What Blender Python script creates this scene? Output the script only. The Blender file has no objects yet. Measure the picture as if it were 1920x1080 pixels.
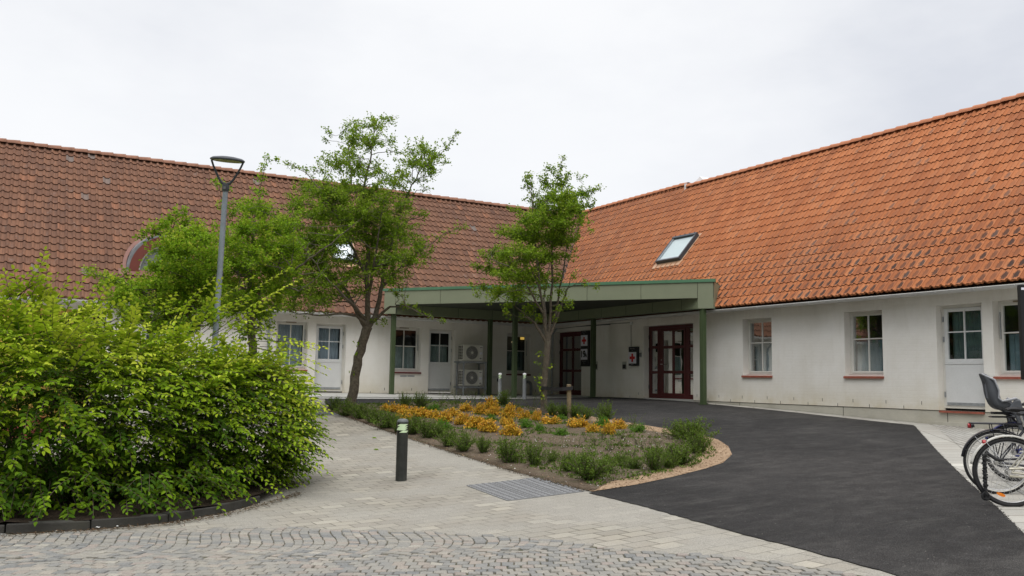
import bpy, bmesh, math, random
import numpy as np
from mathutils import Vector, Matrix
from mathutils.geometry import delaunay_2d_cdt
random.seed(7); RNG = np.random.default_rng(11)
scene = bpy.context.scene
COL = bpy.data.collections.new("place"); scene.collection.children.link(COL)

# ------------------------------------------------------------------ survey (camera solved from the photograph's vanishing points)
F = 1668.27; PITCH = .104543; ROLL = .0173286; AZ = .521432; H = .44
_cp, _sp = math.cos(PITCH), math.sin(PITCH)
_fw = np.array([0, _cp, _sp]); _r = np.array([1, 0, 0.]); _u = np.cross(_r, _fw)
_c, _s = math.cos(ROLL), math.sin(ROLL)
_r2 = _c*_r+_s*_u; _u2 = -_s*_r+_c*_u
_dR = np.array([-math.sin(AZ), math.cos(AZ), 0]); _dL = np.array([math.cos(AZ), math.sin(AZ), 0])
def toW(v): return np.array([v@_dL, v@_dR, v[2]])
FW, RT, UP = toW(_fw), toW(_r2), toW(_u2)
CAM = np.array([0, 0, H])
LAT = np.array([math.cos(AZ), -math.sin(AZ), 0])     # horizontal, to the right of the view
FWH = np.array([math.sin(AZ), math.cos(AZ), 0])      # horizontal, away from the viewer
def ray(px, py): return FW+RT*((px-960)/F)-UP*((py-540)/F)
def at(px, py, depth):                                # point seen at a pixel, at a given distance along the view
    return CAM+ray(px, py)*depth
def onX(px, py, X):
    d = ray(px, py); return CAM+d*(X/d[0])
def onY(px, py, Y):
    d = ray(px, py); return CAM+d*(Y/d[1])
A, B = 16.896, 26.444                                 # wall planes: right wing X = A, left wing Y = B, floor z = 0

GC = np.array([(5.25,12.32,-1.04),(8.6,5.2,-.72),(9.67,6.0,-.70),(16.9,18.6,-.055),(16.9,15.2,-.165),(16.9,13.3,-.245),(16.9,11.9,-.295),(16.9,9,-.36),(16.9,5,-.45),(16.9,0,-.55),
(-6,26.4,-.1),(0,26.4,-.04),(5,26.4,-.02),(10,26.4,-.02),(16.9,26.4,-.02),(16.3,22.5,-.02),(14,25,-.06),(10,25,-.05),(5,24.5,-.1),
(0,0,-1.15),(4,6,-1.02),(-3,6,-1.2),(-8,12,-1.2),(-12,0,-1.3),(6,-6,-1.0),(14,-8,-.8),(0,15,-1.0),(-20,20,-.9),(30,30,-.1),(30,0,-.5),(0,40,-.2),(-30,0,-1.4),(0,-30,-1.3)])
def _K(r): return np.where(r > 1e-9, r*r*np.log(np.maximum(r, 1e-9)), 0)
_n = len(GC); _D = np.hypot(GC[:,None,0]-GC[None,:,0], GC[:,None,1]-GC[None,:,1])
_M = np.zeros((_n+3, _n+3)); _M[:_n,:_n] = _K(_D)+np.eye(_n)*2.0; _M[:_n,_n] = 1; _M[:_n,_n+1:] = GC[:,:2]; _M[_n,:_n] = 1; _M[_n+1:,:_n] = GC[:,:2].T
_w = np.linalg.solve(_M, np.concatenate([GC[:,2],[0,0,0]]))
def gzs(P):                                           # ground height at many points
    P = np.asarray(P, float).reshape(-1, 2)
    x = np.clip(P[:,0], -30, 30); y = np.clip(P[:,1], -30, 40)
    return _K(np.hypot(GC[None,:,0]-x[:,None], GC[None,:,1]-y[:,None]))@_w[:_n]+_w[_n]+_w[_n+1]*x+_w[_n+2]*y
def gz(x, y): return float(gzs([(x, y)])[0])
def G(px, py):                                        # where a pixel's ray meets the ground
    d = ray(px, py); ts = np.arange(3, 60, .1); P = CAM+d*ts[:,None]
    below = P[:,2] < gzs(P[:,:2]); i = int(np.argmax(below)); a, b = ts[i-1], ts[i]
    for _ in range(25):
        m = (a+b)/2; Q = CAM+d*m
        if Q[2] < gz(Q[0], Q[1]): b = m
        else: a = m
    return CAM+d*b

# ------------------------------------------------------------------ objects
def tag(o, label=None, cat=None, group=None, kind=None):
    if label: o['label'] = label
    if cat: o['category'] = cat
    if group: o['group'] = group
    if kind: o['kind'] = kind
    return o
def thing(name, label, cat, loc=(0,0,0), group=None, rot=(0,0,0)):
    o = bpy.data.objects.new(name, None); COL.objects.link(o)
    o.location = tuple(float(v) for v in loc); o.rotation_euler = rot
    o.empty_display_size = .2
    return tag(o, label, cat, group)
def wloc(o):
    v = Vector((0,0,0))
    while o: v += o.location; o = o.parent
    return v
def link(name, me, mat, parent=None, world=True):
    if world and parent is not None:
        me.transform(Matrix.Translation(-wloc(parent)))
    if mat is not None:
        for m in (mat if isinstance(mat, (list, tuple)) else [mat]): me.materials.append(m)
    o = bpy.data.objects.new(name, me); COL.objects.link(o); o.parent = parent
    return o
def copy_tree(o, parent=None):
    c = o.copy(); COL.objects.link(c); c.parent = parent
    for ch in [k for k in bpy.data.objects if k.parent == o]: copy_tree(ch, c)
    return c
class MB:
    def __init__(s): s.v = []; s.f = []; s.m = []; s.mi = 0; s.ch = []
    def add(s, vs, fs):
        n = len(s.v); s.ch.append((n, len(s.f))); s.v += [tuple(float(c) for c in v) for v in vs]
        s.f += [tuple(n+i for i in f) for f in fs]; s.m += [s.mi]*len(fs); return s
    def quad(s, a, b, c, d): return s.add([a,b,c,d], [(0,1,2,3)])
    def bx(s, x0, x1, y0, y1, z0, z1):
        return s.add([(x0,y0,z0),(x1,y0,z0),(x1,y1,z0),(x0,y1,z0),(x0,y0,z1),(x1,y0,z1),(x1,y1,z1),(x0,y1,z1)],
                     [(0,3,2,1),(4,5,6,7),(0,1,5,4),(1,2,6,5),(2,3,7,6),(3,0,4,7)])
    def bar(s, p, q, w, h, up=(0,0,1)):               # rectangular bar from p to q
        p, q = Vector(p), Vector(q); d = (q-p).normalized(); u = Vector(up)
        if abs(d.dot(u)) > .98: u = Vector((0,1,0))
        a = d.cross(u).normalized(); b = a.cross(d).normalized()
        vs = [c+a*(sx*w/2)+b*(sy*h/2) for c in (p, q) for sx, sy in ((-1,-1),(1,-1),(1,1),(-1,1))]
        return s.add(vs, [(0,1,2,3),(7,6,5,4),(0,4,5,1),(1,5,6,2),(2,6,7,3),(3,7,4,0)])
    def prism(s, poly, z0, z1, caps=True):
        n = len(poly); vs = [(x,y,z0) for x,y in poly]+[(x,y,z1) for x,y in poly]
        fs = [(i,(i+1)%n,n+(i+1)%n,n+i) for i in range(n)]
        if caps: fs += [tuple(range(n-1,-1,-1)), tuple(range(n,2*n))]
        return s.add(vs, fs)
    def tube(s, pts, rs, seg=8, caps=True, flat=1.0):
        pts = [Vector(p) for p in pts]
        if not hasattr(rs, '__len__'): rs = [rs]*len(pts)
        n = len(pts); vs = []; a = None
        for i, p in enumerate(pts):
            d = (pts[min(i+1,n-1)]-pts[max(i-1,0)])
            d = d.normalized() if d.length > 1e-9 else Vector((0,0,1))
            if a is None: a = d.orthogonal().normalized()
            else:
                a = a-d*a.dot(d); a = a.normalized() if a.length > 1e-6 else d.orthogonal().normalized()
            b = d.cross(a)
            for k in range(seg):
                t = 2*math.pi*k/seg; vs.append(p+(a*math.cos(t)+b*math.sin(t)*flat)*rs[i])
        fs = [(i*seg+k, i*seg+(k+1)%seg, (i+1)*seg+(k+1)%seg, (i+1)*seg+k) for i in range(n-1) for k in range(seg)]
        if caps: fs += [tuple(range(seg-1,-1,-1)), tuple((n-1)*seg+k for k in range(seg))]
        return s.add(vs, fs)
    def lathe(s, prof, c=(0,0,0), seg=24, caps=True):
        vs = [(c[0]+r*math.cos(2*math.pi*k/seg), c[1]+r*math.sin(2*math.pi*k/seg), c[2]+z) for r, z in prof for k in range(seg)]
        n = len(prof)
        fs = [(i*seg+k, i*seg+(k+1)%seg, (i+1)*seg+(k+1)%seg, (i+1)*seg+k) for i in range(n-1) for k in range(seg)]
        if caps: fs += [tuple(range(seg-1,-1,-1)), tuple((n-1)*seg+k for k in range(seg))]
        return s.add(vs, fs)
    def torus(s, c, R, ra, rb, t0=0, t1=2*math.pi, seg=48, cs=8, plane='xz'):
        # ring in the xz plane around c, ra radial and rb lateral half thickness
        closed = abs(t1-t0-2*math.pi) < 1e-6; n = seg if closed else seg+1; vs = []
        for i in range(n):
            t = t0+(t1-t0)*i/seg
            for k in range(cs):
                q = 2*math.pi*k/cs; r = R+ra*math.cos(q)
                vs.append((c[0]+r*math.cos(t), c[1]+rb*math.sin(q), c[2]+r*math.sin(t)))
        fs = []
        for i in range(seg):
            j = (i+1) % n
            fs += [(i*cs+k, i*cs+(k+1)%cs, j*cs+(k+1)%cs, j*cs+k) for k in range(cs)]
        if not closed: fs += [tuple(range(cs-1,-1,-1)), tuple((n-1)*cs+k for k in range(cs))]
        return s.add(vs, fs)
    def each(s, name, mat, parent=None, per=1, **k):      # every piece (or every 'per' pieces) as an object of its own
        out = []; c = s.ch+[(len(s.v), len(s.f))]
        for i in range(0, len(s.ch), per):
            j = min(i+per, len(s.ch)); t = MB(); v0, f0 = c[i]; v1, f1 = c[j]
            t.v = s.v[v0:v1]; t.f = [tuple(a-v0 for a in f) for f in s.f[f0:f1]]; t.m = s.m[f0:f1]; out.append(t.build(name, mat, parent, **k))
        return out
    def build(s, name, mat, parent=None, world=True, smooth=False, bevel=0, angle=40):
        me = bpy.data.meshes.new(name); me.from_pydata(s.v, [], s.f); me.update()
        bm = bmesh.new(); bm.from_mesh(me); bmesh.ops.recalc_face_normals(bm, faces=bm.faces[:]); bm.to_mesh(me); bm.free()
        o = link(name, me, mat, parent, world)
        if len(me.materials) > 1: me.polygons.foreach_set('material_index', s.m)
        if smooth:
            me.polygons.foreach_set('use_smooth', [True]*len(me.polygons)); me.set_sharp_from_angle(angle=math.radians(angle))
        if bevel:
            b = o.modifiers.new('bevel', 'BEVEL'); b.width = bevel; b.segments = 2; b.limit_method = 'ANGLE'
        return o

# ------------------------------------------------------------------ materials
def new_mat(name):
    m = bpy.data.materials.new(name); m.use_nodes = True; nt = m.node_tree; nt.nodes.clear()
    out = nt.nodes.new('ShaderNodeOutputMaterial'); bs = nt.nodes.new('ShaderNodeBsdfPrincipled')
    nt.links.new(bs.outputs[0], out.inputs[0]); return m, nt, bs, out
class N:                                              # small node helper
    def __init__(s, nt): s.nt = nt
    def n(s, t, **k):
        o = s.nt.nodes.new('ShaderNode'+t)
        for a, b in k.items(): setattr(o, a, b)
        return o
    def l(s, a, b): s.nt.links.new(a, b)
    def co(s): return s.n('TexCoord').outputs['Object']
    def mp(s, vec, scale=(1,1,1), loc=(0,0,0), rot=(0,0,0)):
        m = s.n('Mapping'); s.l(vec, m.inputs[0]); m.inputs['Scale'].default_value = scale; m.inputs['Location'].default_value = loc; m.inputs['Rotation'].default_value = rot; return m.outputs[0]
    def noise(s, vec, scale, detail=4, rough=.55, out=0):
        t = s.n('TexNoise'); s.l(vec, t.inputs['Vector']); t.inputs['Scale'].default_value = scale; t.inputs['Detail'].default_value = detail; t.inputs['Roughness'].default_value = rough; return t.outputs[out]
    def ramp(s, fac, stops, interp='LINEAR'):
        r = s.n('ValToRGB'); r.color_ramp.interpolation = interp; s.l(fac, r.inputs[0]); e = r.color_ramp.elements
        while len(e) < len(stops): e.new(.5)
        for i, (p, c) in enumerate(stops):
            e[i].position = p; e[i].color = (c if hasattr(c, '__len__') else (c,c,c))[:3]+(1,) if hasattr(c,'__len__') else (c,c,c,1)
        return r.outputs[0]
    def mix(s, fac, a, b, mode='MIX'):
        m = s.n('Mix', data_type='RGBA', blend_type=mode)
        for i, v in ((0, fac), (6, a), (7, b)):
            if hasattr(v, 'is_linked'): s.l(v, m.inputs[i])
            elif i == 0: m.inputs[0].default_value = v
            else: m.inputs[i].default_value = tuple(v)+(1,) if len(v) == 3 else v
        return m.outputs[2]
    def math(s, op, a, b=None, c=None, clamp=False):
        m = s.n('Math', operation=op, use_clamp=clamp)
        for i, v in enumerate((a, b, c)):
            if v is None: continue
            if hasattr(v, 'is_linked'): s.l(v, m.inputs[i])
            else: m.inputs[i].default_value = v
        return m.outputs[0]
    def bump(s, h, strength, dist, bs, normal=None):
        b = s.n('Bump'); b.inputs['Strength'].default_value = strength; b.inputs['Distance'].default_value = dist
        s.l(h, b.inputs['Height'])
        if normal is not None: s.l(normal, b.inputs['Normal'])
        s.l(b.outputs[0], bs.inputs['Normal']); return b.outputs[0]
def simple(name, col, rough=.6, metal=0, var=.12, vscale=6, bump=0, bscale=60, spec=.5, dirt=None):
    m, nt, bs, out = new_mat(name); n = N(nt); co = n.co()
    f = n.noise(co, vscale, 5, .6)
    lo = tuple(c*(1-var) for c in col); hi = tuple(min(1, c*(1+var)) for c in col)
    c = n.ramp(f, [(.3, lo), (.7, hi)])
    if dirt:
        g = n.noise(co, dirt[0], 6, .7); c = n.mix(n.math('MULTIPLY', n.ramp(g, [(.5, 0.), (.72, 1.)]), dirt[1]), c, dirt[2])
    n.l(c, bs.inputs['Base Color']); bs.inputs['Roughness'].default_value = rough; bs.inputs['Metallic'].default_value = metal
    bs.inputs['Specular IOR Level'].default_value = spec
    if bump: n.bump(n.noise(co, bscale, 4), bump, .01, bs)
    return m
M = {}
M['white_frame'] = simple('white_frame', (.66,.65,.61), .45, var=.06, dirt=(3, .25, (.42,.40,.35)))
M['door_panel'] = simple('door_panel', (.68,.69,.69), .45, var=.04, vscale=3, dirt=(40, .3, (.45,.45,.45)))
M['clay_sill'] = simple('clay_sill', (.30,.085,.055), .6, var=.25, vscale=12, dirt=(5,.4,(.25,.14,.09)))
M['red_sill'] = simple('red_sill', (.12,.022,.022), .55, var=.2, vscale=12)
M['interior'] = simple('interior', (.025,.03,.03), .9)
M['curtain'] = simple('curtain', (.22,.28,.275), .9, var=.2, vscale=4)
M['curtain_dark'] = simple('curtain_dark', (.07,.11,.105), .9, var=.3, vscale=3)
M['curtain_blue'] = simple('curtain_blue', (.10,.15,.17), .9, var=.25, vscale=2)
M['curtain_sky_reflection'] = simple('curtain_sky_reflection', (.25,.29,.34), .8, var=.15, vscale=2)  # reflected sky painted as a pale curtain colour
M['dark_gap'] = simple('dark_gap', (.012,.011,.01), .9)
M['gutter'] = simple('gutter', (.58,.58,.57), .4, metal=.1, var=.1, vscale=3, dirt=(6,.35,(.3,.28,.25)))
M['bracket'] = simple('bracket', (.22,.22,.21), .5, metal=.4)
M['zinc'] = simple('zinc', (.36,.38,.40), .45, metal=.5, var=.18, vscale=14)
M['steel_pole'] = simple('steel_pole', (.27,.31,.35), .5, metal=.35, var=.12, vscale=9)
M['dark_metal'] = simple('dark_metal', (.045,.05,.06), .5, var=.15)
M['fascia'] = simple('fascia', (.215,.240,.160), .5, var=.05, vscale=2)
M['fascia_seam'] = simple('fascia_seam', (.03,.04,.025), .8)
M['cap_green'] = simple('cap_green', (.085,.20,.115), .45, var=.1, vscale=2)
M['column_green'] = simple('column_green', (.050,.078,.030), .5, var=.12, vscale=3)
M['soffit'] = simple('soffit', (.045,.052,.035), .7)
M['beam_green'] = simple('beam_green', (.17,.20,.12), .55, var=.06)
M['red_door'] = simple('red_door', (.075,.008,.008), .4, var=.15, vscale=5)
M['black_paint'] = simple('black_paint', (.010,.010,.012), .4, var=.2)
M['bollard_black'] = simple('bollard_black', (.030,.033,.030), .5, var=.35, vscale=8, dirt=(7,.35,(.075,.075,.06)))
M['bollard_cap'] = simple('bollard_cap', (.10,.11,.11), .5)
M['reflector_pale'] = simple('reflector_pale', (.62,.78,.50), .4, var=.03)
M['tape_black'] = simple('tape_black', (.012,.012,.012), .35)
M['sign_white'] = simple('sign_white', (.72,.72,.80), .4, var=.02)
M['sign_red'] = simple('sign_red', (.55,.012,.015), .4, var=.03)
M['sign_text'] = simple('sign_text', (.25,.25,.25), .5)
M['ac_body'] = simple('ac_body', (.62,.61,.54), .45, var=.05)
M['ac_fan'] = simple('ac_fan', (.12,.12,.12), .6)
M['ac_grille'] = simple('ac_grille', (.42,.41,.38), .5)
M['plastic_grey'] = simple('plastic_grey', (.16,.165,.17), .45, var=.12)
M['bark'] = simple('bark', (.115,.095,.070), .9, var=.45, vscale=18, bump=.9, bscale=45, dirt=(9,.6,(.16,.15,.11)))
M['bark_dark'] = simple('bark_dark', (.05,.040,.030), .9, var=.3, vscale=20)
M['twig'] = simple('twig', (.11,.085,.06), .9, var=.3, vscale=20)
M['stake_wood'] = simple('stake_wood', (.22,.17,.10), .85, var=.3, vscale=15, bump=.4)
M['rubber'] = simple('rubber', (.014,.014,.015), .75, var=.2)
M['tyre_white'] = simple('tyre_white', (.55,.54,.50), .6, var=.1)
M['rim_silver'] = simple('rim_silver', (.62,.62,.62), .3, metal=.7, var=.05)
M['chrome'] = simple('chrome', (.7,.7,.7), .15, metal=1, var=.02)
M['frame_cream'] = simple('frame_cream', (.42,.40,.33), .3, metal=.5, var=.05)
M['frame_black'] = simple('frame_black', (.012,.012,.018), .3, var=.1)
M['frame_blue'] = simple('frame_blue', (.012,.02,.14), .3, var=.1)
M['amber'] = simple('amber', (.75,.20,.01), .25, var=.05)
M['tail_red'] = simple('tail_red', (.35,.01,.015), .2)
M['seat_grey'] = simple('seat_grey', (.085,.092,.105), .5, var=.12, vscale=8)
M['seat_edge'] = simple('seat_edge', (.30,.31,.33), .5, var=.1)
M['dormer_red'] = simple('dormer_red', (.17,.042,.03), .5, var=.08)
M['slate_grey'] = simple('slate_grey', (.22,.235,.25), .5, metal=.2, var=.2, vscale=5)
M['flash_pink'] = simple('flash_pink', (.19,.075,.052), .5, var=.12)
M['flash_tan'] = simple('flash_tan', (.50,.30,.18), .5, var=.1)
M['white_plain'] = simple('white_plain', (.75,.76,.77), .6, var=.03)
M['blind'] = simple('blind', (.70,.73,.74), .7, var=.02)
M['rust_yellow'] = simple('rust_yellow', (.55,.36,.07), .6, var=.2, vscale=2, dirt=(5,.9,(.16,.055,.02)))
M['brick_red'] = simple('brick_red', (.28,.06,.045), .7, var=.2)
M['cardboard'] = simple('litter_white', (.7,.7,.68), .7)
M['opal'] = simple('opal', (.20,.22,.09), .35, var=.3, vscale=8)
M['opal_rim'] = simple('opal_rim', (.42,.46,.26), .35)

def glass(name, refl=.01, tint=(.9,.95,.95)):
    m = bpy.data.materials.new(name); m.use_nodes = True; nt = m.node_tree; nt.nodes.clear(); n = N(nt)
    out = n.n('OutputMaterial'); tr = n.n('BsdfTransparent'); tr.inputs[0].default_value = tint+(1,)
    gl = n.n('BsdfGlossy'); gl.inputs['Roughness'].default_value = .015; gl.inputs[0].default_value = (.9,.92,.93,1)
    fr = n.n('Fresnel'); fr.inputs[0].default_value = 1.6
    f = n.math('ADD', n.math('MULTIPLY', fr.outputs[0], .4), refl, clamp=True)
    bp = n.n('Bump'); bp.inputs['Strength'].default_value = .05; bp.inputs['Distance'].default_value = .02
    n.l(n.noise(n.co(), 1.5, 2), bp.inputs['Height']); n.l(bp.outputs[0], gl.inputs['Normal'])
    mx = n.n('MixShader'); n.l(f, mx.inputs[0]); n.l(tr.outputs[0], mx.inputs[1]); n.l(gl.outputs[0], mx.inputs[2]); n.l(mx.outputs[0], out.inputs[0]); return m
M['glass_sky'] = glass('sky_glass', .17); M['glass_right'] = glass('deep_glass', -.03); M['glass'] = glass('window_glass'); M['glass_refl'] = glass('mirrored_glass', .28, (.55,.6,.6)); M['glass_dim'] = glass('dim_glass', .05)

def leafmat(name, ramp, trans=.4, rough=.55):
    m = bpy.data.materials.new(name); m.use_nodes = True; nt = m.node_tree; nt.nodes.clear(); n = N(nt)
    out = n.n('OutputMaterial'); bs = n.n('BsdfPrincipled'); at_ = n.n('Attribute', attribute_name='Col')
    sep = n.n('SeparateColor'); n.l(at_.outputs[0], sep.inputs[0])
    c = n.ramp(sep.outputs[0], ramp); n.l(c, bs.inputs['Base Color']); bs.inputs['Roughness'].default_value = .7
    bs.inputs['Specular IOR Level'].default_value = .12
    tl = n.n('BsdfTranslucent'); n.l(n.mix(.5, c, (.26,.40,.02)), tl.inputs[0])
    mx = n.n('MixShader'); mx.inputs[0].default_value = trans; n.l(bs.outputs[0], mx.inputs[1]); n.l(tl.outputs[0], mx.inputs[2]); n.l(mx.outputs[0], out.inputs[0]); return m
M['hedge_leaf'] = leafmat('hedge_leaf', [(0,(.012,.034,.003)),(.3,(.055,.125,.006)),(.6,(.19,.315,.012)),(.85,(.34,.46,.022)),(1,(.50,.56,.05))], .33)
M['haw_leaf'] = leafmat('hawthorn_leaf', [(0,(.035,.080,.008)),(.35,(.125,.225,.016)),(.75,(.26,.385,.032)),(1,(.36,.42,.06))], .40)
M['haw_leaf_light'] = leafmat('hawthorn_leaf_light', [(0,(.040,.100,.008)),(.35,(.140,.270,.014)),(.75,(.27,.43,.026)),(1,(.46,.48,.06))], .42)
M['shrub_leaf'] = leafmat('shrub_leaf', [(0,(.020,.040,.010)),(.5,(.065,.115,.018)),(1,(.16,.24,.035))], .2)
M['gold_leaf'] = leafmat('gold_leaf', [(0,(.22,.15,.02)),(.4,(.50,.33,.03)),(.8,(.68,.44,.05)),(1,(.66,.27,.035))], .2)
M['bright_leaf'] = leafmat('bright_leaf', [(0,(.03,.09,.01)),(.5,(.08,.21,.02)),(1,(.16,.34,.03))], .25)
# ------------------------------------------------------------------ ground materials
def mat_paving(name, rot=0, bw=.28, bh=.21, c1=(.27,.255,.22), c2=(.41,.39,.33), sand=(.315,.30,.265), mortar=(.085,.075,.055), sandy=.85, shift=(0,0,0)):
    m, nt, bs, out = new_mat(name); n = N(nt); co = n.co(); v = n.mp(co, rot=(0,0,rot), loc=shift)
    wob = n.noise(v, 2.5, 2, out=1); wv = n.n('VectorMath', operation='MULTIPLY_ADD'); n.l(wob, wv.inputs[0]); wv.inputs[1].default_value = (.02,.02,0); n.l(v, wv.inputs[2])
    b = n.n('TexBrick'); n.l(wv.outputs[0], b.inputs['Vector']); b.inputs['Scale'].default_value = 1; b.inputs['Brick Width'].default_value = bw; b.inputs['Row Height'].default_value = bh
    b.inputs['Mortar Size'].default_value = .008; b.inputs['Mortar Smooth'].default_value = .3; b.offset = .5
    b.inputs['Color1'].default_value = (0,0,0,1); b.inputs['Color2'].default_value = (1,1,1,1); b.inputs['Mortar'].default_value = (.5,.5,.5,1)
    # each block its own tone
    blk = n.ramp(b.outputs['Color'], [(0, c1), (.55, tuple((x+y)/2 for x,y in zip(c1,c2))), (.9, c2), (1, tuple(min(1,x*1.25) for x in c2))])
    blk = n.mix(n.math('MULTIPLY', n.ramp(n.noise(v, .9, 5, .7), [(.35,0.),(.7,1.)]), .35), blk, (.36,.30,.25))
    big = n.noise(v, .55, 5, .65); patch = n.math('MULTIPLY', n.ramp(big, [(.36,0.),(.58,1.)]), sandy)
    grit = n.ramp(n.noise(v, 90, 3, .7), [(.3, tuple(c*.5 for c in sand)), (.52, sand), (.75, tuple(c*1.45 for c in sand))])
    jm = n.mix(b.outputs['Fac'], blk, mortar); jm = n.mix(.35, jm, grit, 'OVERLAY')
    c = n.mix(patch, jm, grit)
    c = n.mix(n.math('MULTIPLY', n.ramp(n.noise(v, .25, 3), [(.4,0.),(.7,1.)]), .25), c, (.18,.17,.15))
    n.l(c, bs.inputs['Base Color']); bs.inputs['Roughness'].default_value = .92; bs.inputs['Specular IOR Level'].default_value = .2
    h = n.math('SUBTRACT', n.math('MULTIPLY', n.noise(v, 120, 3), .25), n.math('MULTIPLY', b.outputs['Fac'], n.math('SUBTRACT', 1.0, n.math('MULTIPLY', patch, .8))))
    n.bump(h, .6, .006, bs); return m
M['paving'] = mat_paving('block_paving')
M['paving_side'] = mat_paving('side_paving', rot=-.865, bw=.21, bh=.105, c1=(.33,.33,.315), c2=(.46,.455,.43), sand=(.38,.375,.35), sandy=.35)
M['kerb_slab'] = mat_paving('slab_strip', rot=-.865, bw=.35, bh=.9, c1=(.36,.355,.33), c2=(.47,.465,.43), sand=(.42,.41,.38), sandy=.3, shift=(0,.1,0))
def mat_asphalt():
    m, nt, bs, out = new_mat('asphalt'); n = N(nt); co = n.co()
    base = n.ramp(n.noise(co, .35, 6, .62), [(.3,(.020,.0192,.0188)),(.5,(.030,.0288,.0282)),(.72,(.048,.0455,.0435))])
    sp = n.ramp(n.noise(co, 110, 2, .6), [(.35,.45),(.55,1.),(.70,2.4)]); c = n.mix(1, base, sp, 'MULTIPLY')
    mot = n.ramp(n.noise(co, 4.5, 6, .75), [(.32,.74),(.5,1.),(.7,1.35)]); c = n.mix(1, c, mot, 'MULTIPLY')
    worn = n.mp(co, rot=(0,0,.55), scale=(1,3,1)); w = n.ramp(n.noise(worn, 1.2, 6, .75), [(.50,0.),(.72,1.)]); c = n.mix(n.math('MULTIPLY', w, .28), c, (.12,.115,.105))
    vo = n.n('TexVoronoi'); n.l(co, vo.inputs['Vector']); vo.inputs['Scale'].default_value = 7
    dot = n.math('MULTIPLY', n.math('LESS_THAN', vo.outputs['Distance'], .045), .6); c = n.mix(dot, c, (.30,.28,.25))
    n.l(c, bs.inputs['Base Color']); bs.inputs['Roughness'].default_value = .85; bs.inputs['Specular IOR Level'].default_value = .15
    n.bump(n.noise(co, 130, 2), .8, .006, bs); return m
M['asphalt'] = mat_asphalt()
def mat_soil(name, lo, mid, hi, weeds=0):
    m, nt, bs, out = new_mat(name); n = N(nt); co = n.co()
    c = n.ramp(n.noise(co, 14, 8, .75), [(.3,lo),(.5,mid),(.72,hi)])
    c = n.mix(n.ramp(n.noise(co, 1.3, 4), [(.4,0.),(.7,.5)]), c, tuple(x*.8 for x in mid))
    vo = n.n('TexVoronoi'); n.l(co, vo.inputs['Vector']); vo.inputs['Scale'].default_value = 55
    c = n.mix(n.math('MULTIPLY', n.math('LESS_THAN', vo.outputs['Distance'], .22), .45), c, tuple(min(1,x*2.1) for x in hi))
    if weeds: c = n.mix(n.math('MULTIPLY', n.ramp(n.noise(co, 5, 7, .8), [(.5,0.),(.62,1.)]), weeds), c, (.07,.10,.03))
    n.l(c, bs.inputs['Base Color']); bs.inputs['Roughness'].default_value = .95; bs.inputs['Specular IOR Level'].default_value = .15
    n.bump(n.noise(co, 40, 6, .7), .9, .03, bs); return m
M['soil'] = mat_soil('bed_soil', (.065,.045,.030), (.13,.098,.070), (.21,.17,.13), .35)
M['gravel'] = mat_soil('edge_gravel', (.20,.13,.08), (.36,.25,.16), (.48,.37,.26))
M['earth'] = mat_soil('hedge_earth', (.012,.009,.006), (.03,.021,.015), (.07,.05,.035))
M['far_ground'] = mat_soil('far_ground', (.16,.155,.14), (.22,.21,.19), (.28,.27,.24))
M['sand_joint'] = mat_soil('sand_joint', (.08,.072,.05), (.14,.127,.095), (.21,.19,.15), .4)
M['concrete'] = simple('concrete', (.40,.395,.365), .85, var=.1, vscale=2, bump=.3, dirt=(1.2,.4,(.28,.27,.24)))
M['plinth'] = simple('plinth_concrete', (.45,.43,.365), .85, var=.1, vscale=2, bump=.4, bscale=30, dirt=(1.5,.5,(.33,.30,.22)))
M['kerb_stone'] = simple('kerb_stone', (.040,.038,.033), .9, var=.3, vscale=5, bump=.5, dirt=(4,.5,(.06,.06,.04)))
M['tactile'] = simple('tactile_plate', (.185,.187,.19), .75, var=.08, vscale=5, bump=.2)
M['tactile_dot'] = simple('tactile_dot', (.125,.127,.13), .75, var=.08)
def mat_cobble():
    m, nt, bs, out = new_mat('cobble_granite'); n = N(nt); co = n.co()
    a = n.n('Attribute', attribute_name='Col'); sep = n.n('SeparateColor'); n.l(a.outputs[0], sep.inputs[0])
    c = n.ramp(sep.outputs[0], [(0,(.165,.168,.165)),(.2,(.205,.205,.197)),(.45,(.24,.232,.21)),(.72,(.275,.26,.228)),(.84,(.265,.230,.205)),(.93,(.285,.25,.215)),(1,(.34,.325,.28))])
    c = n.mix(.45, c, n.ramp(n.noise(co, 70, 3, .7), [(.3,.2),(.7,.8)]), 'OVERLAY')
    c = n.mix(n.math('MULTIPLY', n.ramp(n.noise(co, .9, 5, .65), [(.42,0.),(.68,1.)]), .55), c, (.27,.25,.21))
    n.l(c, bs.inputs['Base Color']); bs.inputs['Roughness'].default_value = .85; bs.inputs['Specular IOR Level'].default_value = .3
    n.bump(n.noise(co, 50, 4), .5, .006, bs); return m
M['cobble'] = mat_cobble()

# ------------------------------------------------------------------ ground sheets
def inside(poly, P):
    P = np.asarray(P, float); r = np.zeros(len(P), bool); n = len(poly)
    for i in range(n):
        x1, y1 = poly[i]; x2, y2 = poly[(i+1) % n]
        if y1 == y2: continue
        r ^= ((y1 > P[:,1]) != (y2 > P[:,1])) & (P[:,0] < (x2-x1)*(P[:,1]-y1)/(y2-y1)+x1)
    return r
def densify(poly, step):
    out = []
    for i in range(len(poly)):
        a, b = np.array(poly[i], float), np.array(poly[(i+1) % len(poly)], float); k = max(1, int(np.hypot(*(b-a))/step))
        out += [tuple(a+(b-a)*j/k) for j in range(k)]
    return out
def smooth_poly(poly, it=2):
    for _ in range(it):
        out = []
        for i in range(len(poly)):
            a, b = np.array(poly[i], float), np.array(poly[(i+1) % len(poly)], float); out += [tuple(a*.75+b*.25), tuple(a*.25+b*.75)]
        poly = out
    return poly
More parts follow.
